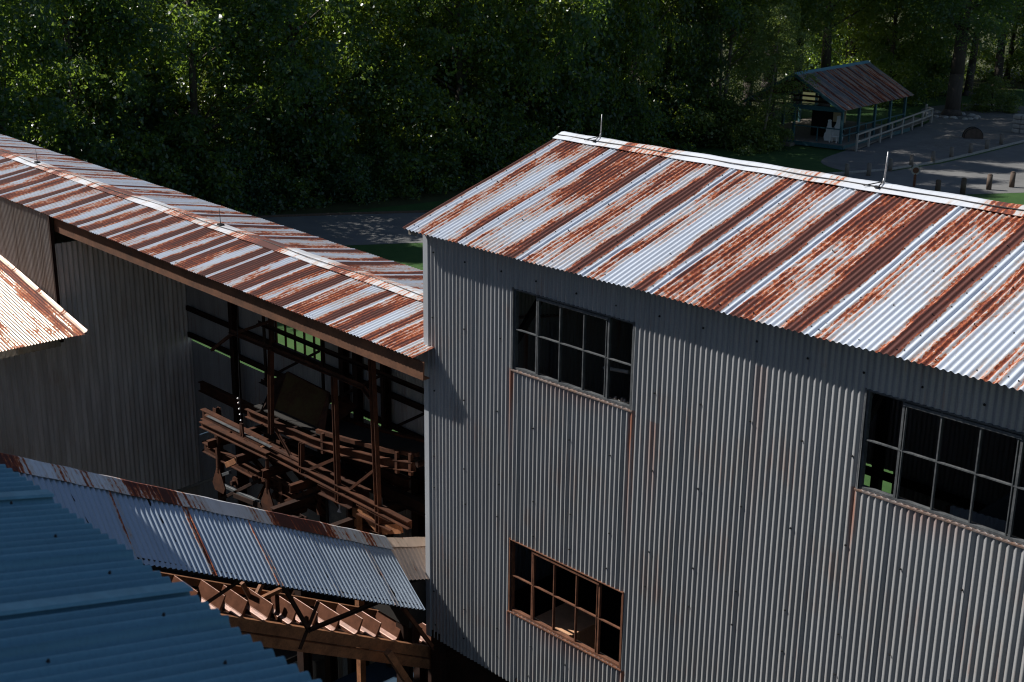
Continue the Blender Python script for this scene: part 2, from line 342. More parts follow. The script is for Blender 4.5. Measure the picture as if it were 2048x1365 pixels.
# ================================================================== MILL (the corrugated building on the right)
ZE, YR, ZR, OX, OV = 1.424, 2.55, 2.31, .183, .25
LX = 13.0
mill = thing('mill_building', 'tall grey corrugated metal building with rust streaked gable roof and steel sash windows', 'building', (0, 0, GZ))
W1, W2 = 1.527, 1.527+1.83
R1 = 6.163; R2 = R1+1.83
ZW = .978
WB = -4.2
wins = [(W1, W2, 0., ZW), (W1, W2, -3.179, -2.201), (R1, R2, 0., ZW), (R1, R2, -3.179, -2.201), (10.6, 12.43, 0., ZW)]
wtop = 1.50
corr('front_wall', (0, 0, WB), (1, 0, 0), (0, 0, 1), LX, wtop-WB, 'wall', mill, wob=.002, amp=.0100, holes=[(a, b, c-WB, d-WB) for a, b, c, d in wins], rows=6, cover=.813)
slope = math.hypot(YR+OV, ZR-ZE); sv = Vector((0, YR+OV, ZR-ZE)).normalized()
corr('roof_slope', (-OX, -OV, ZE), (1, 0, 0), sv, LX+2*OX, slope, 'roof', mill, amp=.0100, rows=8, u_off=.81)
sb = Vector((0, -(YR+OV), ZR-ZE)).normalized()
corr('roof_slope', (LX+OX, 2*YR+OV, ZE), (-1, 0, 0), sb, LX+2*OX, slope, 'roof', mill, rows=4, u_off=.3, seg=6)
nv = Vector((0, -sv.z, sv.y))
pts = []
for k in range(15):
    u = .95*k-.81+.90
    for q in range(11): pts.append(Vector((-OX, -OV, ZE))+Vector((u, 0, 0))+sv*(.12+q*.27)+nv*.012)
for row in (.1, .75, 1.45, 2.15, 2.75):
    for q in range(34): pts.append(Vector((-OX, -OV, ZE))+Vector((.2+q*.38+rnd.uniform(-.02, .02), 0, 0))+sv*row+nv*.012)
nails('roofing_nail', pts, nv, mill, .009, .010)
pts = []
for z in (1.12, .30, -.62, -1.55, -2.0, -3.5, -3.95):
    for q in range(22):
        x = .10+q*.60+rnd.uniform(-.03, .03)
        if not any(a-.02 < x < b+.02 and c < z < d for a, b, c, d in wins): pts.append((x, -.012, z+rnd.uniform(-.03, .03)))
nails('wall_nail', pts, (0, -1, 0), mill, .014, .013)
# ridge cap
e = .20
uvstrip('ridge_cap', [((-OX-.02, YR-e, ZR-e*.318+.028), (LX+OX, YR-e, ZR-e*.318+.028)), ((-OX-.02, YR-.025, ZR+.030), (LX+OX, YR-.025, ZR+.030)),
                      ((-OX-.02, YR+.025, ZR+.030), (LX+OX, YR+.025, ZR+.030)), ((-OX-.02, YR+e, ZR-e*.318+.028), (LX+OX, YR+e, ZR-e*.318+.028))], 'ridge', mill, 60)
mb = MB()
cpts = [(-OX+i*.22, YR-.115+.012*math.sin(i*1.3), ZR+.006-.0*i) for i in range(62)]
mb.path(cpts, .007, 5); mb.build('lightning_cable', 'iron', mill)
for x, h, r in ((.49, .34, .008), (4.65, .38, .011)):
    mb = MB(); mb.tube((x, YR-.02, ZR+.02), (x+.01, YR-.02, ZR+.09), r*1.5, r*1.2); mb.tube((x+.01, YR-.02, ZR+.08), (x+.03, YR-.03, ZR+h), r, r*.75, 10)
    rod = mb.build('lightning_rod', 'rod', mill, True)
    mb = MB(); mb.tube((x-.16, YR-.15, ZR-.0), (x, YR-.05, ZR+.05), .006); mb.tube((x+.02, YR-.16, ZR-.0), (x, YR-.04, ZR+.05), .006); mb.box(x-.03, x+.02, YR-.15, YR-.11, ZR-.005, ZR+.012); mb.build('rod_clamp', 'iron', rod)
# corner flashing, gable, back and lower parts
mb = MB(); mb.prof((0, -.016, WB), (0, -.016, wtop-.06), [(-.012, -.005), (.075, -.005), (.075, .004), (.0, .004), (.0, .13), (-.012, .13)], (0, 1, 0)); mb.build('corner_flashing', 'trim', mill)
gt = lambda u: (ZE+(u+OV)*.318-WB-.03) if u <= YR else (ZR-(u-YR)*.318-WB-.03)
corr('gable_wall', (0, 2*YR, WB), (0, -1, 0), (0, 0, 1), 2*YR, 1, 'wall', mill, v0=lambda u: 0., v1=lambda u: gt(2*YR-u), rows=3, seg=6, holes=())
corr('gable_wall', (LX, 0, WB), (0, 1, 0), (0, 0, 1), 2*YR, 1, 'wall', mill, v0=lambda u: 0., v1=lambda u: gt(u), rows=3, seg=6)
bwins = [(LX-5.6, LX-4.1, 3.2, 4.4), (LX-10.6, LX-8.9, 3.3, 4.3), (LX-3.75, LX-3.28, 1.70, 2.12)]
corr('back_wall', (LX, 2*YR, WB), (-1, 0, 0), (0, 0, 1), LX, wtop-WB, 'wall', mill, holes=bwins, rows=2, seg=6)
mb = MB(); mb.box(.05, LX-.05, .10, .16, GZ, WB+.06)
for i in range(9): mb.box(.0+i*1.6, .2+i*1.6, .0, .1, GZ, WB+.1)
mb.box(.05, LX-.05, 2*YR-.2, 2*YR-.1, GZ, WB+.06); mb.box(.02, .08, .16, 2*YR-.2, GZ, WB+.06)
mb.build('base_wall', 'rust_dark', mill)
mb = MB(); mb.box(5.9, LX-.05, .08, 2*YR-.06, -1.42, -1.32); mb.box(.05, LX-.05, .08, 2*YR-.06, -4.16, -4.06); mb.build('floor', 'deckdark', mill)
mb = MB()
for x in (.2, 1.32, 3.6, 5.92, 8.25, 10.4, 12.7):
    mb.beam((x, .16, WB), (x, .16, wtop-.1), .12, .12); mb.beam((x, 2*YR-.16, WB), (x, 2*YR-.16, wtop-.1), .12, .12)
    mb.beam((x, .12, 1.36), (x, 2*YR-.1, 1.36), .1, .14); mb.beam((x, YR, 1.36), (x, YR, ZR-.1), .1, .1)
    mb.beam((x, .2, .2), (x, 1.2, 1.3), .06, .08); mb.beam((x, .0, ZE-.0), (x, YR, ZR-.10), .06, .1); mb.beam((x, 2*YR, ZE), (x, YR, ZR-.10), .06, .1)
for z in (-.06, 1.04, -2.14, -3.26): mb.beam((.1, .09, z), (LX-.1, .09, z), .08, .1); mb.beam((.1, 2*YR-.09, z), (LX-.1, 2*YR-.09, z), .08, .1)
mb.build('frame', 'dark', mill)
mb = MB(); mb.angle((.0, -OV+.06, ZE-.02), (-OX+.04, -OV+.06, ZE-.02), .05, -.05, .01); mb.beam((-OX+.03, -.02, ZE+.0), (.15, -.02, ZE+.0), .05, .07); mb.build('purlin_end', 'timber', mill)

def window(x0, x1, z0, z1, mat, sillmat):
    y = .03; w5 = (x1-x0)/5; zm = (z0+z1)/2+.0
    mb = MB()
    for x in (x0+.012, x1-.012): mb.beam((x, y, z0), (x, y, z1), .024, .05, (0, 1, 0))
    for z in (z0+.012, z1-.012): mb.beam((x0+.024, y, z), (x1-.024, y, z), .05, .024)
    fr = mb.build('window', mat, mill)
    for k in (1, 2, 3, 4):
        x = x0+w5*k; w = .022 if k in (1, 4) else .013
        mb = MB(); mb.beam((x, y-.004, z0+.026), (x, y-.004, z1-.026), w, .036, (0, 1, 0))
        if k in (1, 4): mb.beam((x+(.03 if k == 1 else -.03), y-.012, z0+.03), (x+(.03 if k == 1 else -.03), y-.012, z1-.03), .009, .03, (0, 1, 0))
        mb.build('mullion', mat, fr)
    mb = MB(); mb.beam((x0+.026, y-.010, zm), (x1-.026, y-.010, zm), .03, .012); mb.build('glazing_bar', mat, fr)
    mb = MB(); mb.beam((x0+w5, y-.018, z1-.045), (x0+4*w5, y-.018, z1-.045), .03, .03); mb.build('vent_rail', mat, fr)
    mb = MB(); mb.prof((x0-.03, -.005, z0-.004), (x1+.03, -.005, z0-.004), [(-.04, 0), (.012, -.008), (.012, -.020), (.015, -.020), (.015, -.005), (-.04, .005)]); mb.build('sill', sillmat, fr)
    mb = MB(); mb.prof((x0-.02, -.002, z1+.002), (x1+.02, -.002, z1+.002), [(-.03, 0), (.016, 0), (.016, -.008), (-.03, -.008)]); mb.build('head_flashing', sillmat if mat == 'rust_sash' else mat, fr)
    for x in (x0-.010, x1+.010): MB().beam((x, -.008, z0-.03), (x, -.008, z1+.01), .02, .012, (0, 1, 0)).build('jamb_flashing', 'steel_grey' if mat != 'rust_sash' else 'rust_sash', fr)
for i, (a, b, c, d) in enumerate(wins):
    low = c < -1
    window(a, b, c, d, 'rust_sash' if low else 'steel_grey', 'rust_sash' if low else 'sill')

# things standing inside the mill, seen through its windows
def inbox(name, label, cat, x0, x1, y0, y1, z0, z1, mat, lid=None):
    t = thing(name, label, cat, ((x0+x1)/2, (y0+y1)/2, z0))
    MB().box(x0, x1, y0, y1, z0, z1-.02).build('body', mat, t, bevel=.01)
    MB().box(x0-.02, x1+.02, y0-.02, y1+.02, z1-.018, z1+.012).build('lid', lid or mat, t, bevel=.006)
    return t
qb = at(1135, 1240, y=.52)
inbox('storage_box', 'rusty orange brown box with a flat sunlit lid inside the lower window', 'box', qb.x-.29, qb.x+.29, .28, .80, -4.06, qb.z, 'crate')
inbox('machine_casing', 'dark rusty machine casing behind the upper window nearest the corner', 'machine', 2.75, 3.6, 1.2, 2.0, -4.06, -.35, 'rust_dark')
t = thing('partition_screen', 'bent grey corrugated screen standing inside the upper right window', 'screen', (7.4, 1.2, -1.32))
corr('sheet', (6.6, 1.0, -1.32), (1, .12, 0), (0, 0, 1), 1.25, 1.0, 'wall', t, v1=lambda u: .98 if u < .62 else 1.06, holes=[(.58, .72, .55, 1.1)])
mb = MB(); mb.beam((6.58, 1.02, -1.32), (6.58, 1.02, -.36), .05, .05); mb.beam((7.86, 1.17, -1.32), (7.86, 1.17, -.3), .05, .05); mb.beam((6.58, 1.02, -1.29), (7.86, 1.17, -1.29), .05, .05); mb.build('frame', 'rust', t)
t = thing('stone_block', 'pale rough stone lying inside the lower window at its right jamb', 'stone', (3.2, .35, -4.06))
mb = MB(); P = []
for k in range(2):
    for i in range(7):
        a = i/7*2*PI; r = .13*(1+.25*math.sin(i*2.3+k)); P.append((3.2+r*math.cos(a)*(1-.25*k), .35+r*math.sin(a)*(1-.25*k), -4.06+(.74 if k else 0)+.02*math.sin(i*1.7)))
mb.add(P, [tuple(range(6, -1, -1)), tuple(range(7, 14))]+[(i, (i+1) % 7, 7+(i+1) % 7, 7+i) for i in range(7)]); mb.build('stone', 'stone', t)

t = thing('gravel_tray', 'pale gravel heaped in a tray behind the lower right pane of the first upper window', 'tray', at(1235, 812, y=.42))
q = at(1235, 812, y=.42); mb = MB(); mb.box(q.x-.2, q.x+.2, .22, .62, q.z-.05, q.z); mb.build('tray', 'rust', t)
mb = MB(); rgt = random.Random(4)
for k in range(60): a = rgt.uniform(-.18, .18); b = rgt.uniform(-.17, .17); r = rgt.uniform(.012, .028); mb.tube((q.x+a, .42+b, q.z), (q.x+a+.004, .42+b, q.z+r*1.6), r, r*.5, 5)
tag(mb.build('gravel', 'stone', t), kind='stuff')
t = thing('pale_pipe', 'short pale pipe lying across the dark behind the first upper window', 'pipe', at(1236, 742, y=.7))
MB().tube(at(1208, 736, y=.7), at(1258, 745, y=.7), .022, .022, 8).build('pipe', 'palewood', t); MB().beam(at(1216, 744, y=.7)+Vector((0, 0, -.6)), at(1216, 738, y=.7), .04, .04, (0, 1, 0)).build('stand', 'dark', t)

# ================================================================== CONVEYOR HOUSE (long low building on the left)
def LB(x, yy, zz): return Vector((x, -.36+yy+.03*x, -.138+zz-.034*x))
HW, HH = 1.347, .225
ux = (LB(1, 0, 0)-LB(0, 0, 0))
house = thing('conveyor_house', 'long low corrugated metal shed with heavily rusted gable roof and open front bay', 'building', LB(-10, HW, 0)+Vector((0, 0, GZ-LB(-10, HW, 0).z)))
XL, XR_ = -24., .12
L = (XR_-XL)*ux.length
va = LB(0, HW, HH)-LB(0, 0, 0); vb = LB(0, HW, HH)-LB(0, 2*HW, 0)
corr('roof_slope', LB(XL, 0, 0), ux, va, L, va.length, 'roof_left', house, rows=6, u_off=.35, amp=.0085)
corr('roof_slope', LB(XR_, 2*HW, 0), -ux, vb, L, vb.length, 'roof_far', house, rows=6, u_off=.2, amp=.0085)
e = .17
def rail(yy, zz): return (LB(XL, yy, zz), LB(XR_, yy, zz))
sl = HH/HW
uvstrip('ridge_cap', [rail(HW-e, HH-e*sl+.026), rail(HW-.02, HH+.03), rail(HW+.02, HH+.03), rail(HW+e, HH-e*sl+.026)], 'ridge_left', house, 90)
mb = MB(); mb.path([LB(x, HW-.05+.03*math.sin(x*2.2), HH+.035) for x in np.arange(-18, .05, .35)], .006, 5); mb.build('lightning_cable', 'iron', house)
for px, py, h in ((442, 458, .28), (75, 329, .26)):
    base = min((LB(x, HW, HH+.03) for x in np.arange(-16, 0, .02)), key=lambda P: abs((np.array(P)-C)@RT/((np.array(P)-C)@FW)*FPX-(px-1024)))
    mb = MB(); mb.tube(base, base+Vector((-.02, 0, h)), .007, .003, 6); mb.box(base.x-.05, base.x+.05, base.y-.04, base.y+.04, base.z-.005, base.z+.025)
    mb.build('lightning_rod', 'iron', house)
# near eave beam
mb = MB(); mb.prof(LB(-9.25, .10, -.16), LB(.2, .10, -.16), [(.01, -.13), (.01, .11), (-.012, .11), (-.012, -.115), (-.10, -.115), (-.10, -.13)], (0, 0, 1)); mb.build('eave_beam', 'rust_beam', house)
mb = MB()
for x in np.arange(-23.5, 0, 1.4): mb.beam(LB(x, .1, -.05), LB(x, HW, HH-.06), .05, .08); mb.beam(LB(x, 2*HW-.1, -.05), LB(x, HW, HH-.06), .05, .08)
for yy in (.1, .72, HW, 2*HW-.1): mb.beam(LB(-23.5, yy, -.035+min(yy, 2*HW-yy)*sl), LB(-.05, yy, -.035+min(yy, 2*HW-yy)*sl), .06, .05)
mb.build('rafter', 'rust_dark', house)
# outer front cladding left of the open bay, then the wall across the shed
XC = -9.3
corr('front_wall', LB(XL, .07, -8.0), ux, (0, 0, 1), (XC-XL)*ux.length, 7.95, 'wall_left', house, pitch=.054, rows=3, amp=.0085, v0=lambda u: .0, v1=lambda u: 8.0-.035)
mb = MB(); mb.beam((XC+.03, LB(XC, .05, 0).y-.01, -2.1), (XC+.03, LB(XC, .05, 0).y-.01, LB(XC, 0, -.03).z), .05, .06); mb.build('corner_flashing', 'rust_dark', house)
corr('cross_wall', (XC, -2.6, GZ), (0, 1, 0), (0, 0, 1), 4.56, 8.6, 'wall_cross', house, wob=.002, pitch=.0935, amp=.019, rows=3, v0=lambda u: 3.25-.055*(u-4.1), v1=lambda u: 8.45 if u > 2.0 else 6.62)
# lean-to roof against the front cladding
y0 = LB(XC, .02, 0).y
s0 = at(175, 668, y=y0-.02); s1 = at(0, 515, y=y0-.02); dv = (s1-s0).normalized()
corr('side_roof', s0+Vector((0, -2.3, 0)), (0, 1, 0), dv, 2.3, 5.2, 'roof_side', house, pitch=.054, rows=6, amp=.008, cover=1.05)
uvstrip('side_flashing', [(s0+Vector((0, -.06, .018)), s0+dv*5+Vector((0, -.06, .018))), (s0+Vector((0, -.02, .03)), s0+dv*5+Vector((0, -.02, .03))), (s0+Vector((0, .01, .06)), s0+dv*5+Vector((0, .01, .06)))], 'roof_link', house, 16)
# back wall of the shed
bz = -2.55
def bzc(x, z): return z+.138+.034*x
bu = lambda x: (x-XL)*ux.length
bh = [(bu(-6.42), bu(-5.08), bz*-1-2.08+.0, 0.)]
BW0 = -2.72
def vz(zz): return zz-BW0
corr('back_wall', LB(XL, 2.55, BW0), ux, (0, 0, 1), L, -.07-BW0, 'wall_in', house, rows=3, seg=6, holes=[(bu(-6.42), bu(-5.08), vz(-2.08), vz(-1.50))])
# lower cladding of the far side leaves a long slit of daylight at deck level
corr('back_wall', LB(XL, 2.62, -8.6), ux, (0, 0, 1), (22.4)*ux.length, 5.80, 'wall_in', house, rows=2, seg=6)
mb = MB(); x0, x1 = -6.42, -5.08
for k in range(6): x = x0+(x1-x0)*k/5; mb.beam(LB(x, 2.53, -2.08), LB(x, 2.53, -1.5), .03, .03, (0, 1, 0))
mb.beam(LB(x0, 2.53, -2.09), LB(x1, 2.53, -2.09), .05, .04); mb.beam(LB(x0, 2.53, -1.49), LB(x1, 2.53, -1.49), .05, .04)
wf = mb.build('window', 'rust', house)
mb = MB(); mb.beam(LB(x0-.06, 2.47, -2.2), LB(x0-.06, 2.47, -1.2), .07, .07); mb.beam(LB(x0-.1, 2.47, -2.15), LB(x1+.1, 2.47, -2.15), .09, .07); mb.build('casing', 'rust', wf)
for x in (-7.6, -4.45, -4.1, -3.4, -2.35, -1.2, -.25):
    mb = MB(); mb.ibeam(LB(x, 2.44, -8.6), LB(x, 2.44, -.1), .12, .12, .012, (0, 1, 0)); mb.build('rear_post', 'rust_dark', house)
for z in (-1.1, -2.1, -2.62):
    mb = MB(); mb.beam(LB(-9.2, 2.49, z), LB(.0, 2.49, z), .05, .09); mb.build('girt', 'rust_dark', house)
# open front: posts, rails, lattice
def inside(P, yy):
    """the same sight line carried on to the lattice plane yy"""
    c = Vector(C); d = Vector(P)-c; t = (-.36+yy+.03*c.x-c.y)/(d.y-.03*d.x); return c+d*t
FY = .75
def fp(x, z): return inside(LB(x, .12, z), FY)
def post(x0, z0, x1, z1, w=.085, name='front_post'):
    mb = MB(); mb.channel(fp(x0, z0), fp(x1, z1), .07, w, .012, (1, 0, 0)); mb.angle(fp(x0-.03, z0), fp(x1-.03, z1), .05, .05, .01, (1, 0, 0))
    return mb.build(name, 'rust', house)
post(-.79, -.28, -.71, -2.70); post(-1.59, -.75, -1.58, -2.56, .07); post(-3.02, -.72, -3.11, -2.05, .07); post(-2.38, -1.96, -2.41, -2.44, .06)
def brace(a, b, w=.045, mat='rust', yy=.12):
    mb = MB(); mb.angle(inside(LB(a[0], yy, a[1]), FY+yy-.12), inside(LB(b[0], yy, b[1]), FY+yy-.12), w, w, .009); return mb.build('brace', mat, house)
mb = MB(); mb.angle(fp(-4.05, -.77), fp(-1.0, -.745), .06, .06, .011); mb.angle(fp(-1.0, -.745), fp(-.84, -.84), .06, .06, .011); mb.build('front_rail', 'rust', house)
brace((-3.99, -.80), (-2.95, -.32)); brace((-3.99, -.77), (-4.62, -1.22)); brace((-1.55, -2.52), (-.82, -1.88), .05); brace((-2.36, -2.42), (-1.64, -1.98), .05); brace((-3.05, -1.95), (-2.42, -2.5), .035)
brace((-3.3, -.66), (-2.3, -.33), .05, 'rust', .9); brace((-2.0, -.5), (-1.3, -.3), .05, 'rust', .9)
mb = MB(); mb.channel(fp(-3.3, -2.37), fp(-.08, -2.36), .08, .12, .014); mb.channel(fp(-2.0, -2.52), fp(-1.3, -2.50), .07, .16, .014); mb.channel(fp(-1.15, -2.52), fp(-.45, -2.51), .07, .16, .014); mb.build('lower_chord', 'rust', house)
mb = MB()
for a, b in (((-1.15, -2.5), (-.76, -2.68)), ((-.68, -2.66), (-.3, -2.5))): mb.beam(fp(*a), fp(*b), .05, .14)
mb.build('gusset', 'rust_orange', house)
# deck and lower steelwork inside
mb = MB()
for yy in (1.5, 2.3):
    mb.ibeam(LB(-3.9-yy, yy, -3.2), LB(.0, yy, -3.0), .12, .2, .014)
for x in (-3.2, -2.2, -.9): mb.ibeam(LB(x, .1, -3.35), LB(x, 2.5, -3.35), .1, .16, .012)
for x in (-5, -2.6, -.3):
    for yy in ((.15, 2.4) if x > -3 else (2.4,)): mb.ibeam(LB(x, yy, -3.2), LB(x, yy, -8.9), .16, .16, .014, (0, 1, 0))
mb.beam(LB(-2.6, 2.4, -4.2), LB(-.3, 2.4, -8.2), .08, .08)
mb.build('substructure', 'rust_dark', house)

mb = MB(); mb.box(-9.1, -3.75, .1, 2.15, -6.4, -6.3); mb.build('added_dark_floor', 'deckdark', house)  # added dark sheet, hides sunlit ground where the shed should be in shade
mb = MB()
for x in (-6.2, -4.6, -3.1, -1.6, -.3): mb.angle(LB(x, 2.1, -2.7), LB(x, 2.1, -.25), .06, .06, .01, (1, 0, 0))
for z in (-1.6, -2.65): mb.angle(LB(-6.3, 2.1, z), LB(-.1, 2.1, z), .06, .06, .01)
for a, b in ((-6.2, -4.6), (-4.6, -3.1), (-3.1, -1.6), (-1.6, -.3)): mb.angle(LB(a, 2.1, -2.6), LB(b, 2.1, -1.65), .045, .045, .009)
mb.build('rear_truss', 'rust_dark', house)
sc_ = thing('scrap_heap', 'heap of rusty bars plates and planks on the added dark floor of the shed', 'scrap', (-5.5, 1.2, -6.3)); r4 = random.Random(21)
for k in range(34):
    c = Vector((r4.uniform(-6.8, -4.3), r4.uniform(.4, 1.9), -6.28+r4.uniform(.03, .35))); d = Vector((r4.uniform(-1, 1), r4.uniform(-.8, .8), r4.uniform(-.25, .35))).normalized()*r4.uniform(.3, .8)
    mb = MB(); mb.beam(c-d, c+d, r4.uniform(.04, .16), r4.uniform(.03, .08)); mb.build(r4.choice(('bar', 'plank', 'plate')), r4.choice(('rust', 'rust_dark', 'rust', 'dark')), sc_)
mb = MB()
for yy, z in ((.95, -2.95), (1.7, -3.0), (1.2, -3.75), (1.9, -4.3)): mb.ibeam(LB(-4.75-1.67*yy, yy, z), LB(-2.0, yy, z+.05), .10, .18, .014)
for x in (-5.5, -4.7, -4.0, -3.3): mb.ibeam(LB(x, .5, -3.12), LB(x, 2.5, -3.12), .08, .14, .012); mb.angle(LB(x, .95, -3.0), LB(x+.75, 1.2, -3.75), .06, .06, .01); mb.angle(LB(x, 1.2, -3.75), LB(x+.4, 1.9, -4.3), .06, .06, .01)
for x in (-6.3, -4.5): mb.ibeam(LB(x, 1.2, -6.1), LB(x, 1.2, -2.9), .10, .10, .012, (0, 1, 0)); mb.angle(LB(x, 1.2, -5.9), LB(x+1.4, 1.2, -3.8), .07, .07, .01)
mb.tube(LB(-5.9, .75, -2.80), LB(-3.2, .75, -2.75), .035, .035, 8)
mb.build('floor_beam', 'rust', house)
# belt conveyor inside the shed
def CB(x, yy, zz): return inside(LB(x, .2, zz), .85)+Vector((0, (yy-.2)*1.0, 0)) if yy < 1.1 else inside(LB(x, yy, zz), yy+.6)
conv = thing('belt_conveyor', 'rusty belt conveyor curving gently up through the open shed', 'conveyor', CB(-2.5, .6, -8.8+.3))
line = [(-3.85, -1.935), (-3.6, -1.93), (-3.06, -1.91), (-2.23, -1.88), (-1.57, -1.80), (-.7, -1.67), (-.09, -1.53)]
for yy in (.2, 1.05):
    mb = MB()
    for a, b in zip(line[:-1], line[1:]): mb.channel(CB(a[0], yy, a[1]-.04), CB(b[0], yy, b[1]-.04), .06 if yy < .5 else -.06, .14, .012)
    mb.build('stringer', 'rust', conv)
mb = MB()
for a, b in zip(line[3:-1], line[4:]): mb.beam(CB(a[0], .25, a[1]+.11), CB(b[0], .25, b[1]+.11), .05, .06)
mb.build('skirt_board', 'rust', conv)
mb = MB()
for a, b in zip(line[:-1], line[1:]): mb.beam(CB(a[0], .62, a[1]+.03), CB(b[0], .62, b[1]+.03), .62, .02)
mb.build('belt', 'dark', conv)
for k in range(9):
    x = -3.7+k*.45; z = np.interp(x, [p[0] for p in line], [p[1] for p in line])
    mb = MB(); mb.tube(CB(x, .24, z-.03), CB(x, 1.02, z-.03), .045, .045, 8); mb.build('idler', 'rust_dark', conv)
for x in (-2.0, -.42, -.15):
    z = np.interp(x, [p[0] for p in line], [p[1] for p in line]); mb = MB(); mb.beam(CB(x, .17, z-.16), CB(x, .17, z+.14), .05, .05, (0, 1, 0)); mb.build('bracket', 'rust', conv)
# chute
ch = thing('loading_chute', 'big rusty steel chute plate tilted over the belt between two posts', 'chute', CB(-2.9, .7, -2.1))
A = inside(at(575, 745, y=.5), 1.5); B = inside(at(658, 787, y=.5), 1.5); D = inside(at(542, 846, y=.1), 1.0); E2 = inside(at(628, 878, y=.1), 1.0)
MB().plate([D, E2, B, A], .015).build('back_plate', 'coal', ch)
MB().plate([E2, E2+Vector((.24, .04, .16)), B+Vector((.16, -.12, -.1)), B], .012).build('side_plate', 'rust', ch)
MB().plate([D, A, A+Vector((-.12, -.18, -.1)), D+Vector((-.14, -.1, .16))], .012).build('side_plate', 'rust_dark', ch)
mb = MB(); mb.beam(A, B, .03, .03); mb.beam(A, D, .03, .03); mb.beam(B, E2, .03, .03); mb.beam(D+Vector((0, -.02, 0)), E2+Vector((.0, -.02, 0)), .04, .05); mb.build('rim', 'rust', ch)
MB().plate([inside(at(678, 800, y=.5), 1.5), inside(at(692, 793, y=.5), 1.7), inside(at(714, 815, y=.5), 1.7), inside(at(676, 845, y=.5), 1.3)], .012).build('flap', 'rust', ch)
# hoisted spreader bar on a chain
def HP(px, py): return at(px, py, y=.12)
sp = thing('spreader_bar', 'rusty steel lifting bar with two hanging rods and plates in the open bay', 'lifting bar', HP(468, 890))
a, b = HP(403, 848), HP(537, 912)
mb = MB(); mb.ibeam(a, b, .09, .10, .014); mb.build('bar', 'rust', sp)
MB().beam(HP(410, 836)+Vector((0, .05, .02)), HP(537, 899)+Vector((0, .05, .02)), .05, .012).build('top_plate', 'steel_grey', sp)
for (px, py, q, r2) in ((437, 870, 438, 945), (534, 912, 536, 985)):
    p0, p1 = HP(px, py), HP(q, r2); mb = MB(); mb.tube(p0, p1, .026, .032, 8); rd = mb.build('hanger_rod', 'rust', sp)
    c = p1; mb = MB(); mb.plate([c+Vector((-.05, 0, .06)), c+Vector((-.19, .0, -.22)), c+Vector((-.13, 0, -.34)), c+Vector((.13, 0, -.34)), c+Vector((.19, 0, -.22)), c+Vector((.05, 0, .06))], .02); mb.build('gusset_plate', 'rust', rd)
mb = MB(); q = HP(482, 862); mb.plate([q+Vector((-.05, 0, -.1)), q+Vector((-.035, 0, .12)), q+Vector((.035, 0, .12)), q+Vector((.05, 0, -.1)), q+Vector((.022, 0, -.1)), q+Vector((0, 0, .05)), q+Vector((-.022, 0, -.1))], .03); mb.build('shackle', 'rust', sp)
hc = thing('hoist_chain', 'thin hoist chain with pale insulator beads hanging above the lifting bar', 'chain', HP(477, 780))
p0 = HP(474, 640); p1 = HP(482, 850)
MB().tube(p0, p1, .006, .006, 5).build('cable', 'iron', hc)
for py in (797, 806, 818, 829, 841):
    c = HP(476+(py-797)*.14, py); mb = MB(); mb.tube(c+Vector((0, 0, -.02)), c+Vector((0, 0, .0)), .008, .022, 9); mb.tube(c, c+Vector((0, 0, .015)), .022, .008, 9); mb.build('insulator', 'rod', hc)
# jumble of rods and castings under the bar
jm = thing('screening_machine', 'tangle of rusty shafts levers and castings below the lifting bar', 'machine', HP(540, 1000)+Vector((0, .5, -.6)))
jy = .45
def JP(px, py, y=jy): return at(px, py, y=y)
r3 = random.Random(5)
for (x0_, y0_, x1_, y1_, w, m_) in ((330, 992, 460, 945, .05, 'steel_grey'), (440, 968, 530, 1010, .05, 'steel_grey'), (455, 930, 545, 890, .09, 'rust_orange'), (560, 1010, 640, 975, .07, 'rust'), (570, 1028, 640, 1000, .06, 'rust'), (545, 950, 600, 985, .05, 'rust'), (420, 1010, 520, 960, .05, 'rust_dark'), (600, 985, 618, 955, .03, 'bluesteel'), (632, 985, 640, 1030, .06, 'rust'), (470, 990, 600, 1040, .08, 'rust_dark'), (400, 870, 436, 858, .02, 'bluesteel')):
    mb = MB(); mb.beam(JP(x0_, y0_), JP(x1_, y1_), w, w*1.1); mb.build('lever', m_, jm, bevel=.006)
for (px, py, r) in ((515, 955, .12), (470, 965, .10), (555, 990, .13), (585, 1020, .11)):
    c = JP(px, py, jy+.25); mb = MB(); mb.tube(c, c+Vector((0, .22, 0)), r, r, 14); mb.tube(c+Vector((0, -.08, 0)), c, r*.45, r*.45, 10); mb.build('casting', 'rust', jm, bevel=.008)
# panels and posts standing lower down in the bay
t = thing('panel_door', 'drab grey green flat panel standing under the lower rail', 'panel', at(675, 1050, y=.6))
q0, q1 = at(656, 985, y=.6), at(693, 1065, y=.6)
MB().box(q0.x, q1.x, .6, .64, -4.6, q0.z+.25).build('leaf', 'steel_grey', t); MB().box(q0.x-.05, q0.x, .58, .66, -4.6, q0.z+.25).build('stile', 'dark', t)
t = thing('bay_post', 'orange rusted post standing between the dark panels', 'post', at(716, 1040, y=.45))
q = at(714, 1010, y=.45); mb = MB(); mb.beam((q.x, .45, GZ), (q.x, .45, q.z), .1, .1, (0, 1, 0)); mb.build('shaft', 'rust_orange', t); MB().box(q.x-.09, q.x+.09, .36, .54, q.z, q.z+.03).build('cap_plate', 'rust', t)
t = thing('wall_bracket', 'white T-shaped metal bracket hanging in front of the grey panel', 'bracket', at(678, 1026, y=.5))
q = at(679, 998, y=.5); q2 = at(679, 1022, y=.5); mb = MB(); mb.beam(q, q2, .018, .012, (0, 1, 0)); mb.build('stem', 'white', t)
MB().plate([q2+Vector((-.05, 0, -.035)), q2+Vector((.05, 0, -.015)), q2+Vector((.012, 0, .03)), q2+Vector((-.012, 0, .03))], .012).build('foot', 'white', t)

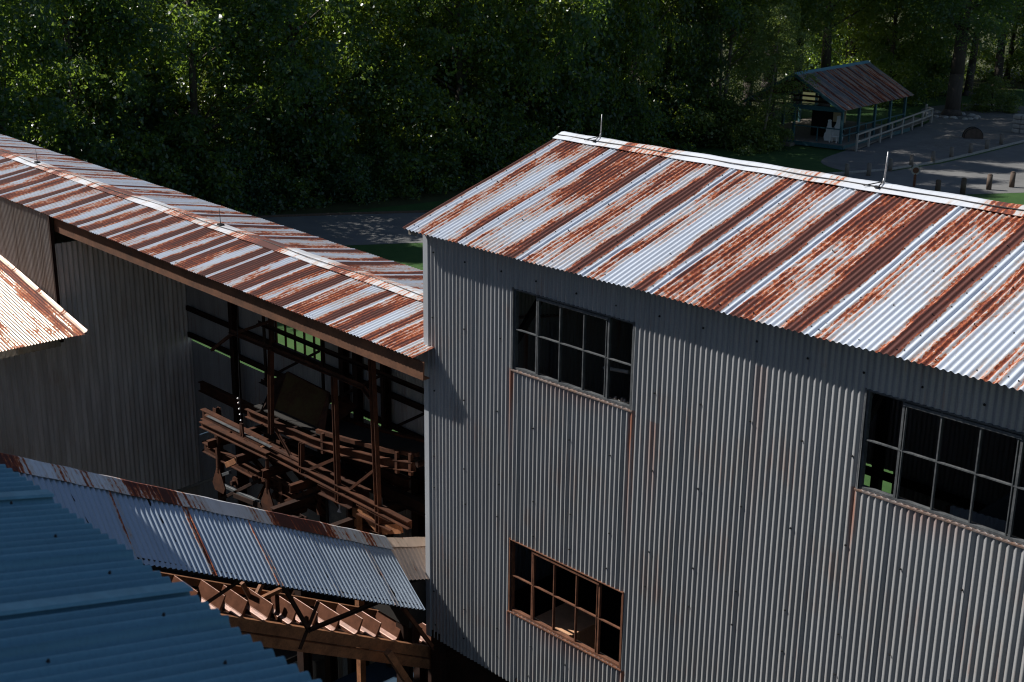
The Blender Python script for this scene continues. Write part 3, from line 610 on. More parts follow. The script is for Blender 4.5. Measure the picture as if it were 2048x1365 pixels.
# ================================================================== INCLINED GALLERY
XG = -.5; GS = .52
def GP(x, y, dz=0.): return Vector((x, y, -2.83-GS*(y+.363)+dz))
gal = thing('conveyor_gallery', 'inclined conveyor gallery under a dull grey corrugated roof with rust stained ridge cap', 'gallery', (XG, -3.5, GZ))
gu = (GP(0, -1)-GP(0, 0)).normalized()
yA, yB = -7.6, -.36
Lg = (GP(0, yA)-GP(0, yB)).length
dr = Vector((1.1, -.241, -.50)); dl = Vector((-.70, -.11, -.42+.11*GS))
corr('roof_slope', GP(XG, yB)+dr, gu, -dr, Lg, dr.length, 'roof_gallery', gal, rows=5, u_off=.45, amp=.0105)
corr('roof_slope', GP(XG, yA)+dl, -gu, -dl, Lg, dl.length, 'roof_gallery', gal, rows=3, seg=6)
def grail(dx, dz): return (GP(XG+dx, yB+.0, dz), GP(XG+dx, yA, dz))
uvstrip('ridge_cap', [grail(.17, -.085), grail(.02, .045), grail(-.02, .045), grail(-.17, -.085)], 'ridge_left', gal, 50)
# level link roof that runs on to the mill
lu = Vector((0, .78, -.244))
corr('link_roof', Vector((XG+.5, yB-.1, -3.20)), lu, (-.5, .1, .36), 1.1, .62, 'roof_link', gal, rows=2, amp=.011)
corr('link_roof', Vector((XG-.5, yB-.1+.75, -3.20-.235)), -lu, (.5, .1, .36), .9, .62, 'roof_link', gal, rows=2, seg=6)
uvstrip('link_ridge_cap', [(Vector((XG+.13, yB, -2.89)), Vector((XG+.13, yB, -2.89))+lu), (Vector((XG, yB, -2.80)), Vector((XG, yB, -2.80))+lu), (Vector((XG-.13, yB, -2.89)), Vector((XG-.13, yB, -2.89))+lu)], 'roof_link', gal, 6)
mb = MB(); mb.box(XG-.35, XG+.42, yB+.05, yB+.35, -4.0, -3.35); mb.build('link_wall', 'dark', gal)
mb = MB(); mb.beam(GP(XG+1.0, yB-.25, -.63), GP(XG+1.0, yA, -.63), .05, .07); mb.beam(GP(XG-.62, yB-.25, -.42), GP(XG-.62, yA, -.42), .05, .07)
for y in np.arange(yA, yB-.1, .95): mb.beam(GP(XG+1.05, y, -.66), GP(XG, y, -.06), .05, .07); mb.beam(GP(XG-.66, y, -.45), GP(XG, y, -.06), .05, .07)
mb.build('rafter', 'dark', gal)
# lattice side
xs = .42
def gl(px, py, x=xs): return at(px, py, x=x)
for a, b, w, m_ in (((563, 1176), (614, 1264), .055, 'rust_dark'), ((640, 1205), (603, 1300), .05, 'rust_dark'), ((615, 1263), (752, 1207), .045, 'rust_dark'), ((800, 1217), (862, 1298), .06, 'rust'), ((480, 1166), (400, 1220), .045, 'rust_dark')):
    mb = MB(); mb.angle(gl(*a), gl(*b), w, w, .009); mb.build('brace', m_, gal)
for a, b in (((524, 1168), (509, 1198)), ((562, 1179), (522, 1198)), ((484, 1166), (500, 1196)), ((763, 1212), (763, 1226))):
    mb = MB(); mb.beam(gl(*a, x=-.75), gl(*b, x=-.75), .05, .05); mb.build('brace', 'rust_orange', gal)

# apron conveyor under the gallery roof
ap = thing('apron_conveyor', 'rusty apron conveyor with a row of tilted steel flights under the gallery roof', 'conveyor', (XG, -2, GZ))
def ZC(y): return -3.02-.535*(y+2.71)
for x, w in ((-.90, .07), (-.10, .09)):
    mb = MB(); mb.channel((x, -6.8, ZC(-6.8)+.02-.04*(x > -.5)), (x, .6, ZC(.6)+.02-.04*(x > -.5)), .07 if x < -.5 else -.07, .15, .014)
    if x > -.5: mb.channel((x+.05, -6.8, ZC(-6.8)-.19), (x+.05, .3, ZC(.3)-.19), -.07, .13, .014)
    else: mb.beam((x-.02, -6.8, ZC(-6.8)+.20), (x-.02, .6, ZC(.6)+.20), .05, .09)
    mb.build('stringer', 'rust_orange', ap)
mb = MB(); mb.beam((-.5, -6.8, ZC(-6.8)-.03), (-.5, .6, ZC(.6)-.03), .74, .02); mb.build('pan_floor', 'rust_dark', ap)
k = 0
y = -6.4
while y < .55:
    z = ZC(y); jit = .02*math.sin(k*2.1)
    x0_, x1_ = -.84, -.26
    prof = [(.03, -.05), (-.03, -.035), (-.055, .005), (-.04, .045), (.0, .065), (.01, .075), (.095, .225), (.11, .22), (.04, .05), (.04, .0)]
    # (dy, dz): lip at the foot, then the plate leaning up and back
    vs = [(x0_+.03*(j > 2), y+a+jit, z+b) for j, (a, b) in enumerate(prof)]+[(x1_-.02*(j > 2), y+a+jit, z+b-.01) for j, (a, b) in enumerate(prof)]
    n = len(prof); mb = MB(); mb.add(vs, [(i, (i+1) % n, n+(i+1) % n, n+i) for i in range(n)]+[tuple(range(n-1, -1, -1)), tuple(range(n, 2*n))])
    mb.build('flight', 'rust_smooth', ap, bevel=.004)
    y += .335; k += 1
mb = MB(); mb.beam(at(775, 1304, x=.25), at(775, 1304, x=.25)+Vector((0, .64, -1.14)), .085, .085); st = mb.build('strut', 'rust_orange', ap)
mb = MB()
for yy in (-5.6, -3.4):
    for x in (-.9, -.1): mb.ibeam((x, yy, GZ), (x, yy, ZC(yy)-.1), .12, .12, .012, (0, 1, 0))
mb.build('leg', 'rust_dark', ap)

# things on the ground between the buildings
t = thing('steel_cabinet', 'low dull blue steel cabinet with a bright blue top edge beside the mill base', 'cabinet', (-3.2, 1.3, GZ))
MB().box(-3.6, -2.82, .3, 2.3, GZ, -7.08).build('body', 'bluesteel', t, bevel=.02); MB().box(-3.66, -2.78, .24, 2.36, -7.08, -7.0).build('top', 'bluesteel', t, bevel=.01)
MB().box(-2.775, -2.755, .22, 2.38, -7.09, -6.99).build('edge_trim', 'blueedge', t); MB().box(-2.818, -2.80, .9, 1.6, -8.3, -7.4).build('door', 'trim', t)
t = thing('timber_post', 'square weathered timber post with a cracked grey top below the gallery', 'post', (-5.5, 2., GZ))
MB().box(-5.66, -5.40, 1.83, 2.10, GZ, -7.8).build('shaft', 'timber', t, bevel=.02); MB().box(-5.68, -5.38, 1.81, 2.12, -7.8, -7.76).build('cap', 'timber', t, bevel=.012)

# ================================================================== NEAR BUILDING (dark blue roof at lower left) and the unseen shade blocks left of it
near = thing('near_building', 'building right below with a shaded blue grey corrugated roof', 'building', (5, -12, GZ))
ZN = 2.63; sn = .235
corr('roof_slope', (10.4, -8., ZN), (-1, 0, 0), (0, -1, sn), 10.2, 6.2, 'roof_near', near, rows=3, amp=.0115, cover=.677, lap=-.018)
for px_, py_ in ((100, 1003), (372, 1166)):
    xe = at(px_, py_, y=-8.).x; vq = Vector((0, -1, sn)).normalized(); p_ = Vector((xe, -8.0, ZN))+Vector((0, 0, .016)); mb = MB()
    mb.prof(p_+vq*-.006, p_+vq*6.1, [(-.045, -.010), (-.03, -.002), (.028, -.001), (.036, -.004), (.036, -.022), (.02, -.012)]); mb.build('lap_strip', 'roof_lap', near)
pts = []; vn = Vector((0, -1, sn)).normalized(); nn = Vector((0, sn, 1)).normalized()
for v in (.22, .75, 1.5, 2.3):
    for q in range(26): pts.append(Vector((10.4-.05-q*.4062+.2031*(v > .5 and v < 1), -8, ZN))+vn*(v+rnd.uniform(-.03, .03))+nn*.014)
nails('roofing_nail', pts, nn, near, .007, .011)
corr('wall', (.3, -8.35, GZ), (1, 0, 0), (0, 0, 1), 9.9, ZN-GZ-.02, 'wall_left', near, rows=1, seg=6, holes=[])
corr('wall', (10.2, -14.2, GZ), (0, 1, 0), (0, 0, 1), 5.85, ZN-GZ+.0, 'wall_left', near, rows=1, seg=6)
corr('wall', (.3, -8.35, GZ), (0, -1, 0), (0, 0, 1), 5.85, ZN-GZ+.0, 'wall_left', near, rows=1, seg=6)
mb = MB(); mb.beam((.3, -8.12, ZN-.06), (10.2, -8.12, ZN-.06), .06, .1)
for q in range(8): mb.beam((.6+q*1.35, -8.1, ZN-.05), (.6+q*1.35, -14.1, ZN-.05+6*sn), .05, .1)
mb.build('rafter', 'timber', near)
def blockhouse(name, label, x0, x1, y0, y1, zt, rise):
    t = thing(name, label, 'building', ((x0+x1)/2, (y0+y1)/2, GZ))
    for O_, U_, l_ in (((x0, y1, GZ), (1, 0, 0), x1-x0), ((x1, y1, GZ), (0, -1, 0), y1-y0), ((x1, y0, GZ), (-1, 0, 0), x1-x0), ((x0, y0, GZ), (0, 1, 0), y1-y0)):
        corr('wall', O_, U_, (0, 0, 1), l_, zt-GZ, 'wall_left', t, rows=1, seg=4)
    ym = (y0+y1)/2; mb = MB()
    mb.plate([(x0-.3, y0-.3, zt), (x1+.3, y0-.3, zt), (x1+.3, ym, zt+rise), (x0-.3, ym, zt+rise)], .06); mb.plate([(x0-.3, ym, zt+rise), (x1+.3, ym, zt+rise), (x1+.3, y1+.3, zt), (x0-.3, y1+.3, zt)], .06); mb.build('roof', 'rust_dark', t)
blockhouse('shade_block', 'unseen corrugated block added left of the frame to shade the gallery', -14, -4.3, -12.2, -6.65, 3.5, .4)  # out of view, placed and sized to shade the upper gallery
blockhouse('shade_tower', 'unseen tall corrugated tower added left of the frame to shade the near roof', -9.5, -4, -19, -12.4, 19., 1.2)  # out of view, made tall enough to shade the near blue roof

# ================================================================== GROUND
def sheet(name, pts, z, mat, kind='structure', cat=None, sub=0):
    me = bpy.data.meshes.new(name); me.from_pydata([(x, y, z) for x, y in pts], [], [tuple(range(len(pts)))]); me.update()
    return tag(link(name, me, mat), kind=kind)
def smooth_poly(pts, n=6):
    out = []; k = len(pts)
    for i in range(k):
        p0, p1, p2, p3 = (Vector((*pts[(i+j-1) % k], 0)) for j in range(4))
        for s in range(n):
            t = s/n; q = .5*((2*p1)+(-p0+p2)*t+(2*p0-5*p1+4*p2-p3)*t*t+(-p0+3*p1-3*p2+p3)*t**3); out.append((q.x, q.y))
    return out
sheet('ground', [(-400, -300), (300, -300), (300, 500), (-400, 500)], GZ, 'grass')
sheet('forest_floor', [(-300, -120), (-43.2, -60), (-42.6, 12), (-41.2, 26), (-39.5, 34), (-41.5, 48), (-42.5, 62), (-48, 66), (-50, 84), (-47, 92), (-44, 110), (-30, 130), (-60, 300), (-300, 300)], GZ+.004, 'litter')
sheet('yard', [(-16, -70), (70, -70), (70, 9.5), (16, 9.5), (-2, 8.5), (-16, 9.2)], GZ+.004, 'yard')
sheet('gravel', smooth_poly([(-13.6, 8.4), (-9, 8.6), (-8.2, 10.2), (-10, 12.2), (-13, 11.6), (-14.6, 10.2)]), GZ+.012, 'gravel')
road_f = [(-60, -8), (-48, 12), (-41.8, 25.2), (-39.8, 28.5), (-37.4, 32.2), (-35.2, 38), (-33.2, 46), (-31.8, 52), (-30.5, 56.5)]
road_n = [(-22, 57.5), (-24.5, 50), (-27.5, 41), (-30., 33), (-32.6, 27.6), (-35.7, 22.6), (-42, 11), (-54, -10)]
sheet('road', road_f+[(-28.6, 61), (-28.0, 66), (-28.2, 72), (-28.5, 79), (-28, 100), (-12, 100), (-15.5, 72), (-19.2, 62)]+road_n, GZ+.008, 'asphalt')
sheet('path', smooth_poly([(-33.3, 60.4), (-35.0, 66.8), (-36.6, 74), (-38.2, 82.5), (-42.8, 90), (-40, 97), (-31, 96), (-28.6, 86), (-28.6, 76), (-28.7, 68), (-28.7, 61.2), (-29.4, 58.6)]), GZ+.016, 'pathm')
sheet('gravel', smooth_poly([(-32.4, 70.5), (-34.2, 77), (-32.5, 80.5), (-29.8, 80.5), (-29.0, 76), (-29.2, 71)]), GZ+.020, 'gravel')
mb = MB()
for a, b in zip([(-30.5, 56.5), (-28.9, 61), (-28.35, 66), (-28.5, 72)], [(-28.9, 61), (-28.35, 66), (-28.5, 72), (-28.8, 79)]): mb.beam((*a, GZ+.06), (*b, GZ+.06), .15, .12)
mb2 = MB()
pp = road_f[1:]
for a, b in zip(pp[:-1], pp[1:]): mb2.beam((a[0]-.1, a[1], GZ+.05), (b[0]-.1, b[1], GZ+.05), .14, .1)
tag(mb2.build('road_kerb', 'post'), kind='structure')
tag(mb.build('path_kerb', 'stone'), kind='structure')

# stony low ring and kerb logs round the big tree and the island
def rock(mb, c, r, rg):
    n = 7; P = []
    for k in range(3):
        zr_ = (0, .5, .95)[k]; rr = (1, .95, .5)[k]
        for i in range(n): a = i/n*2*PI; q = r*rr*(1+rg.uniform(-.18, .18)); P.append((c[0]+q*math.cos(a), c[1]+q*math.sin(a), c[2]+r*zr_*.8))
    F = [tuple(range(n-1, -1, -1)), tuple(range(2*n, 3*n))]
    for k in range(2): F += [(k*n+i, k*n+(i+1) % n, (k+1)*n+(i+1) % n, (k+1)*n+i) for i in range(n)]
    mb.add(P, F)
rg = random.Random(3)
ring_g = 'edging stones round the big double trunk'
proto = None
for k in range(17):
    a = k/17*2*PI; c = (-38.7+2.1*math.cos(a)+rg.uniform(-.1, .1), 86.9+1.5*math.sin(a)+rg.uniform(-.1, .1), GZ+.02)
    if proto is None:
        mb = MB(); rock(mb, (0, 0, 0), .26, rg); proto = mb.build('edging_stone', 'stone'); o = proto
    else: o = proto.copy(); COL.objects.link(o)
    o.location = c; o.rotation_euler = (0, 0, rg.uniform(0, 6)); s_ = rg.uniform(.75, 1.25); o.scale = (s_, s_, s_*.8)
    tag(o, 'rough grey edging stone in the ring at the foot of the big double trunk', 'stone', ring_g)
# bollards
def make_bollard(mat, h, r, name='bollard'):
    t = bpy.data.objects.new(name, None); COL.objects.link(t)
    mb = MB(); mb.tube((0, 0, 0), (0, 0, h), r, r*.96, 12); mb.build('post', mat, t, True)
    mb = MB(); mb.tube((0, 0, h), (0, 0, h+.05), r*.98, r*.55, 12); mb.build('cap', mat, t, True)
    return t
bs = [(1693, 353), (1737, 352), (1780, 343), (1822, 334), (1865, 327), (1902, 318), (1940, 310), (1973, 302), (2002, 290)]
b0 = make_bollard('timber', .72, .13)
names = ['at the near end of the row by the grass', 'second in the row from the grassy end', 'behind the tall rod on the roof ridge', 'fourth along the row beyond the roof ridge', 'in the middle of the row along the path', 'in front of the sunny gravel strip', 'beside the gravel island', 'with a pale sunlit side near the round relic', 'dark, farthest along the row by the road']
for i, q in enumerate(bs):
    P = at(*q, z=GZ); o = b0 if i == 0 else copy_tree(b0)
    o.location = P; tag(o, 'short grey timber bollard '+names[i], 'bollard', 'grey bollards along the path')
d0 = make_bollard('post', .85, .15)
for i, (q, lb) in enumerate((((1874, 392), 'tight behind the roof ridge'), ((1925, 388), 'left of the bright grass'), ((1977, 380), 'at the edge of the bright grass'), ((2023, 375), 'standing on the sunlit road edge at the right'))):
    P = at(*q, z=GZ); o = d0 if i == 0 else copy_tree(d0); o.location = P
    tag(o, 'stout dark brown timber bollard '+lb, 'bollard', 'dark bollards by the road')
# small round marker on a red post
P = at(1828, 374, z=GZ); t = thing('marker_post', 'small round faded marker on a short red brown post beyond the ridge', 'sign', P)
MB().beam(P, P+Vector((0, 0, .75)), .12, .10, (0, 1, 0)).build('post', 'rust_sash', t)
mb = MB(); c = P+Vector((0, 0, .95)); n_ = Vector((.62, -.78, 0)); mb.tube(c, c+n_*.05, .26, .26, 18); mb.build('disc', 'palewood', t); MB().tube(c+n_*.05, c+n_*.058, .17, .17, 16).build('disc_face', 'rust_sash', t)
# round dark relic on the island
P = at(1945, 277, z=GZ); t = thing('iron_relic', 'dark rounded iron relic lying on the gravel island', 'relic', P)
mb = MB(); N = 20
arc = [(.62*math.cos(PI*i/N), .70*math.sin(PI*i/N)**.8) for i in range(N+1)]; ax = Vector((.62, -.78, 0)); sx = Vector((.78, .62, 0))
vs = [P+sx*a+Vector((0, 0, b+.02))-ax*.35 for a, b in arc]+[P+sx*a+Vector((0, 0, b+.02))+ax*.35 for a, b in arc]; n = N+1
mb.add(vs, [(i, i+1, n+i+1, n+i) for i in range(N)]+[tuple(range(n-1, -1, -1)), tuple(range(n, 2*n)), (0, n, 2*n-1, N)]); mb.build('shell', 'post', t)
for s_ in (-.28, .28):
    mb = MB()
    for i in range(N): mb.beam(P+sx*arc[i][0]*1.04+Vector((0, 0, arc[i][1]*1.04+.02))+ax*s_, P+sx*arc[i+1][0]*1.04+Vector((0, 0, arc[i+1][1]*1.04+.02))+ax*s_, .05, .05)
    mb.build('band', 'iron', t)
# stone pillar at the right edge
P = at(2043, 266, z=GZ); t = thing('stone_pier', 'low pier of pale rough stones against a dark timber at the right edge', 'pier', P)
mb = MB(); rgp = random.Random(8)
for k in range(4):
    for j in (-1, 1): w = .27+.05*rgp.random(); mb.box(P.x+j*.30-w, P.x+j*.30+w, P.y-.4-.06*rgp.random(), P.y+.4, P.z+k*.33, P.z+k*.33+.30)
mb.build('masonry', 'stone', t, bevel=.06); MB().beam(P+Vector((.75, -.1, 0)), P+Vector((.75, -.1, 1.9)), .34, .34, (0, 1, 0)).build('timber', 'post', t, bevel=.03)

# ================================================================== PAVILION
pa = Vector((-.14, .990, 0)); pb = Vector((-.990, -.14, 0)); K = Vector((-35.35, 65.75, GZ))
def PV(s, t, z): return K+pa*s+pb*t+Vector((0, 0, z))
pav = thing('pavilion', 'open timber pavilion with teal posts and a rusty sheet metal gable roof', 'pavilion', PV(5, 3.4, 0))
LP, WP = 10.6, 6.9; HE, HR = 2.72, 4.78; DK = .34
rv = PV(0, WP/2, HR)-PV(0, -.35, HE-.12)
corr('roof_slope', PV(-.55, -.35, HE-.12), pa, rv, LP+1.3, rv.length, 'pavroof', pav, rows=4, seg=4, pitch=.0677, amp=.012)
rv2 = PV(0, WP/2, HR)-PV(0, WP+.35, HE-.12)
corr('roof_slope', PV(LP+.75, WP+.35, HE-.12), -pa, rv2, LP+1.3, rv2.length, 'pavroof', pav, rows=4, seg=4, amp=.012)
uvstrip('ridge_cap', [(PV(-.6, WP/2-.24, HR-.12), PV(LP+.8, WP/2-.24, HR-.12)), (PV(-.6, WP/2, HR+.03), PV(LP+.8, WP/2, HR+.03)), (PV(-.6, WP/2+.24, HR-.12), PV(LP+.8, WP/2+.24, HR-.12))], 'roof_near', pav, 8)
for a, b in ((-.3, WP/2), (WP+.3, WP/2)):
    mb = MB(); mb.beam(PV(-.52, a, HE-.2), PV(-.52, b, HR-.09), .05, .2); mb.build('bargeboard', 'teal', pav)
mb = MB()
for s in (0, 2.65, 5.3, 7.95, 10.6): mb.beam(PV(s, 0, HE-.02), PV(s, WP/2, HR-.14), .08, .14); mb.beam(PV(s, WP, HE-.02), PV(s, WP/2, HR-.14), .08, .14); mb.beam(PV(s, 0, HE-.1), PV(s, WP, HE-.1), .09, .14)
mb.build('truss', 'post', pav)
mb = MB(); mb.beam(PV(-.1, -.1, HE-.16), PV(-.1, WP*.6, HE-.16), .10, .30); mb.build('front_beam', 'teal', pav)
mb = MB(); mb.beam(PV(0, 0, HE-.12), PV(LP, 0, HE-.12), .1, .2); mb.beam(PV(0, WP, HE-.12), PV(LP, WP, HE-.12), .1, .2); mb.build('side_beam', 'teal', pav)
for s in (0, 2.65, 5.3, 7.95, 10.6):
    for tt in (0, WP): MB().beam(PV(s, tt, DK), PV(s, tt, HE-.2), .16, .16, (0, 1, 0)).build('post', 'teal', pav)
for tt in (3.45,): MB().beam(PV(0, tt, DK), PV(0, tt, HE-.2), .15, .15, (0, 1, 0)).build('post', 'teal', pav)
MB().beam(PV(-.5, WP/2, DK-.06), PV(LP+.3, WP/2, DK-.06), WP+.9, .12).build('deck', 'timber', pav)
mb = MB(); mb.beam(PV(-.55, -.4, DK-.14), PV(-.55, WP+.4, DK-.14), .08, .26); mb.beam(PV(-.5, -.42, DK-.14), PV(LP+.3, -.42, DK-.14), .08, .26); mb.build('skirt', 'teal', pav)
mb = MB(); mb.beam(PV(-.95, 3.0, .10), PV(-.95, WP, .10), .7, .2); mb.build('step', 'timber', pav)
mb = MB()
for s0_, s1_, tt in ((.0, 10.6, 0),):
    for z in (DK+.95, DK+.5): mb.beam(PV(s0_, tt, z), PV(s1_, tt, z), .05, .07)
    for q in range(9): mb.beam(PV(1.32*q, tt, DK), PV(1.32*q, tt, DK+.95), .07, .07, (0, 1, 0))
for z in (DK+.95,): mb.beam(PV(0, .1, z), PV(0, 3.4, z), .05, .07)
mb.beam(PV(0, 1.7, DK), PV(0, 1.7, DK+.95), .06, .06, (0, 1, 0)); mb.build('railing', 'teal', pav)
MB().beam(PV(2.2, 2.0, DK), PV(2.2, 2.0, HE-.3), 2.6, .06, (0, 1, 0)).build('screen_wall', 'dark', pav)
# painted figures and a seat on the deck
t = thing('cutout_board', 'white painted cut out board shaped like two bottles on the pavilion deck', 'board', PV(.55, 1.0, DK))
def cut(s0_, t0, sc, flip=1):
    pr = [(.0, 0), (.34, 0), (.40, .25), (.36, .55), (.24, .72), (.26, .95), (.17, 1.15), (.13, 1.5), (.15, 1.62), (0, 1.68)]
    pts = [(a*sc, b*sc) for a, b in pr]+[(-a*sc, b*sc) for a, b in pr[::-1][1:-1]]
    return MB().plate([PV(s0_, t0+a, DK+.02+b) for a, b in pts], .04)
cut(.6, 1.15, .86).build('figure', 'white', t); cut(.85, .62, 1.02).build('figure', 'white', t)
t = thing('notice_panel', 'cream panel hanging under the front beam of the pavilion', 'panel', PV(1.2, .75, DK+1.2))
MB().plate([PV(1.2, .3, DK+1.25), PV(1.2, 1.2, DK+1.25), PV(1.2, 1.2, HE-.3), PV(1.2, .3, HE-.3)], .04).build('panel', 'cream', t); MB().beam(PV(1.19, .25, HE-.28), PV(1.19, 1.25, HE-.28), .06, .06).build('batten', 'post', t)
t = thing('garden_chair', 'white slatted chair in front of the cut out board on the pavilion deck', 'chair', PV(.3, .6, DK))
mb = MB()
for q in range(4): mb.beam(PV(.12+q*.11, .32, DK+.42), PV(.12+q*.11, .86, DK+.42), .08, .03)
mb.build('seat', 'white', t)
mb = MB()
for q in range(4): mb.beam(PV(.56, .34, DK+.52+q*.11), PV(.56, .84, DK+.52+q*.11), .03, .07)
mb.build('backrest', 'white', t)
for s_, tt, h in ((.12, .34, .42), (.12, .84, .42), (.52, .34, .95), (.52, .84, .95)): MB().beam(PV(s_, tt, DK), PV(s_, tt, DK+h), .05, .05, (0, 1, 0)).build('leg', 'white', t)
# ramp fence
P0 = at(1712, 304, z=GZ); P1 = at(1862, 247, z=GZ)
fen = thing('ramp_fence', 'bleached timber rail fence of two rails along the pavilion ramp', 'fence', P0)
for z in (.62, 1.12): MB().beam(P0+Vector((0, 0, z)), P1+Vector((0, 0, z)), .07, .10).build('rail', 'palewood', fen)
for k in range(8):
    q = P0.lerp(P1, k/7); MB().beam(q, q+Vector((0, 0, 1.16)), .11, .11, (0, 1, 0)).build('post', 'palewood', fen)
q = P1+Vector((-.9, .7, 0)); MB().beam(P1+Vector((0, 0, 1.1)), q+Vector((0, 0, 1.1)), .06, .09).build('rail', 'palewood', fen); MB().beam(q, q+Vector((0, 0, 1.3)), .12, .12, (0, 1, 0)).build('post', 'palewood', fen)
ramp = MB(); ramp.plate([P0+Vector((-.15, .1, .05)), P1+Vector((-.15, 0, .28)), P1+Vector((-1.3, -.3, .28)), P0+Vector((-1.3, -.1, .05))], .06); rm = ramp.build('ramp', 'timber'); tag(rm, 'timber ramp deck behind the bleached rail fence', 'ramp')

# ================================================================== TREES
def limb_mesh(mb, p0, p1, r0, r1, n=7, seg=3, bend=.3, rg=rnd):
    p0 = Vector(p0); p1 = Vector(p1); off = Vector((rg.uniform(-1, 1), rg.uniform(-1, 1), rg.uniform(-.2, .3)))*bend; prev = p0; pr = r0
    pts = [p0]
    for i in range(1, seg+1):
        t = i/seg; q = p0.lerp(p1, t)+off*math.sin(PI*t); rr = r0+(r1-r0)*t
        mb.tube(prev, q, pr, rr, n); prev = q; pr = rr; pts.append(q)
    return pts
def leaves_mesh(name, centers, per, spread, size, seed, droop=.5, flat=1.):
    """leaf-sized folded faces: clumps round each centre, hanging a little"""
    rs = np.random.RandomState(seed); nC = len(centers); n = nC*per
    c = np.repeat(np.array(centers), per, 0)
    sp = np.repeat(np.array(spread), per)[:, None] if np.ndim(spread) else spread
    d = rs.normal(size=(n, 3)); d /= np.linalg.norm(d, axis=1)[:, None]; rad = rs.rand(n)[:, None]**.45
    p = c+d*rad*sp*np.array([1, 1, flat]); p[:, 2] -= droop*(rad[:, 0]**2)*np.abs(rs.normal(size=n))*.5*(sp[:, 0] if np.ndim(spread) else spread)
    nrm = d*.55+rs.normal(size=(n, 3))*.6+np.array([0, 0, .55]); nrm /= np.linalg.norm(nrm, axis=1)[:, None]
    t = rs.normal(size=(n, 3))+np.array([0, 0, -.5]); t -= (t*nrm).sum(1)[:, None]*nrm; t /= np.linalg.norm(t, axis=1)[:, None]; b = np.cross(nrm, t)
    s = (size*(.65+.7*rs.rand(n)))[:, None]
    v = np.stack([p-t*s*.55, p+b*s*.34-nrm*s*.06, p+t*s*.6, p-b*s*.34-nrm*s*.06], 1).reshape(-1, 3)
    me = bpy.data.meshes.new(name); me.vertices.add(4*n); me.vertices.foreach_set('co', v.astype(np.float32).ravel())
    me.loops.add(4*n); me.polygons.add(n); me.loops.foreach_set('vertex_index', np.arange(4*n, dtype=np.int32)); me.polygons.foreach_set('loop_start', np.arange(0, 4*n, 4, dtype=np.int32))
    try: me.polygons.foreach_set('loop_total', np.full(n, 4, dtype=np.int32))
    except Exception: pass
    me.update(calc_edges=True); me.validate(); return me
def make_tree(name, h, rc, zc0, seed, leaf, bark, nc=150, per=170, size=.24, trunk_r=.26, lean=0., double=False):
    """tapered trunk with limbs, crown of leaf clumps hung on the limb ends with holes between"""
    rg = random.Random(seed); rs = np.random.RandomState(seed)
    t = bpy.data.objects.new(name, None); COL.objects.link(t); t.empty_display_size = .5
    mb = MB(); top = Vector((lean, rg.uniform(-.5, .5), h*.93)); tr = limb_mesh(mb, (0, 0, -.1), top, trunk_r, .05, 9, 7, .35, rg)
    mb.tube((0, 0, -.1), (0, 0, .5), trunk_r*1.5, trunk_r*1.0, 9)
    if double: limb_mesh(mb, (.25, .1, -.1), (1.6, .8, h*.85), trunk_r*.8, .05, 8, 6, .3, rg)
    cen = []; spr = []
    k = 0
    while len(cen) < nc:
        f = rg.random(); z = zc0+(h-zc0)*f; prof = math.sin(PI*min(1, .13+.87*f)**.85)**.65
        a = rg.uniform(0, 2*PI); r = rc*prof*(.35+.65*math.sqrt(rg.random()))*(1+.28*math.sin(a*3+seed)+.15*math.sin(a*5+z))
        q = Vector((lean*z/h+r*math.cos(a), r*math.sin(a), z-.12*r))
        cen.append(tuple(q)); spr.append(rg.uniform(.6, 1.25)*(.62+.20*rc))
        if k % 4 == 0:
            zb = max(zc0*.7, z-r*.6-.6); tt = min(.98, zb/(h*.93)); base = Vector((0, 0, 0)).lerp(top, tt); limb_mesh(mb, base, q, max(.02, trunk_r*.32*(1-tt)+.02), .012, 5, 3, .25, rg)
        k += 1
    tk = mb.build('trunk', bark, t, True)
    me = leaves_mesh('crown', cen, per, spr, size, seed, 1.9, .34); cr = link('crown', me, leaf, t)
    return t
T = [make_tree('broadleaf_tree', 17.5, 4.1, .7, 1, 'leaf', 'bark', 92, 370, .215),
     make_tree('broadleaf_tree', 19.5, 4.6, 1.5, 2, 'leaf2', 'bark', 96, 370, .215),
     make_tree('broadleaf_tree', 16.0, 3.7, .4, 3, 'leaf2', 'bark', 90, 360, .205),
     make_tree('broadleaf_tree', 21.0, 4.4, 3.0, 4, 'leaf', 'bark', 88, 370, .22)]
TALL = make_tree('tall_tree', 24., 4.6, 8.0, 5, 'leaf', 'bark', 80, 420, .19, .42)
DBL = make_tree('double_trunk_tree', 25., 5.6, 7.5, 6, 'leaf2', 'bark', 105, 430, .19, .62, 0., True)
SLIM = make_tree('slender_tree', 15., 3.5, 5.0, 8, 'leaf3', 'bark_pale', 66, 340, .165, .16, 1.2, True)
BUSH = make_tree('woodland_shrub', 4.2, 2.5, .2, 9, 'leaf', 'bark', 46, 230, .19, .06)
BUSH2 = make_tree('woodland_shrub', 3.0, 2.0, .15, 10, 'leaf2', 'bark', 36, 220, .17, .05)
LBUSH = make_tree('light_shrub', 3.4, 2.2, .2, 12, 'leaf3', 'bark', 36, 200, .19, .05)
used = set()
def plant(src, x, y, s, label, cat, group, rz=None, sz=None):
    if id(src) not in used: used.add(id(src)); o = src
    else: o = copy_tree(src)
    o.location = (x, y, GZ); o.rotation_euler = (0, 0, rg.uniform(0, 6.28) if rz is None else rz); o.scale = (s, s, sz or s)
    return tag(o, label, cat, group)
rg = random.Random(23)
edge = lambda y: -42.6-.0*y if y < 14 else np.interp(y, [14, 26, 33, 48, 62], [-45.6, -44.6, -43.2, -43.6, -45.])
y = -22.
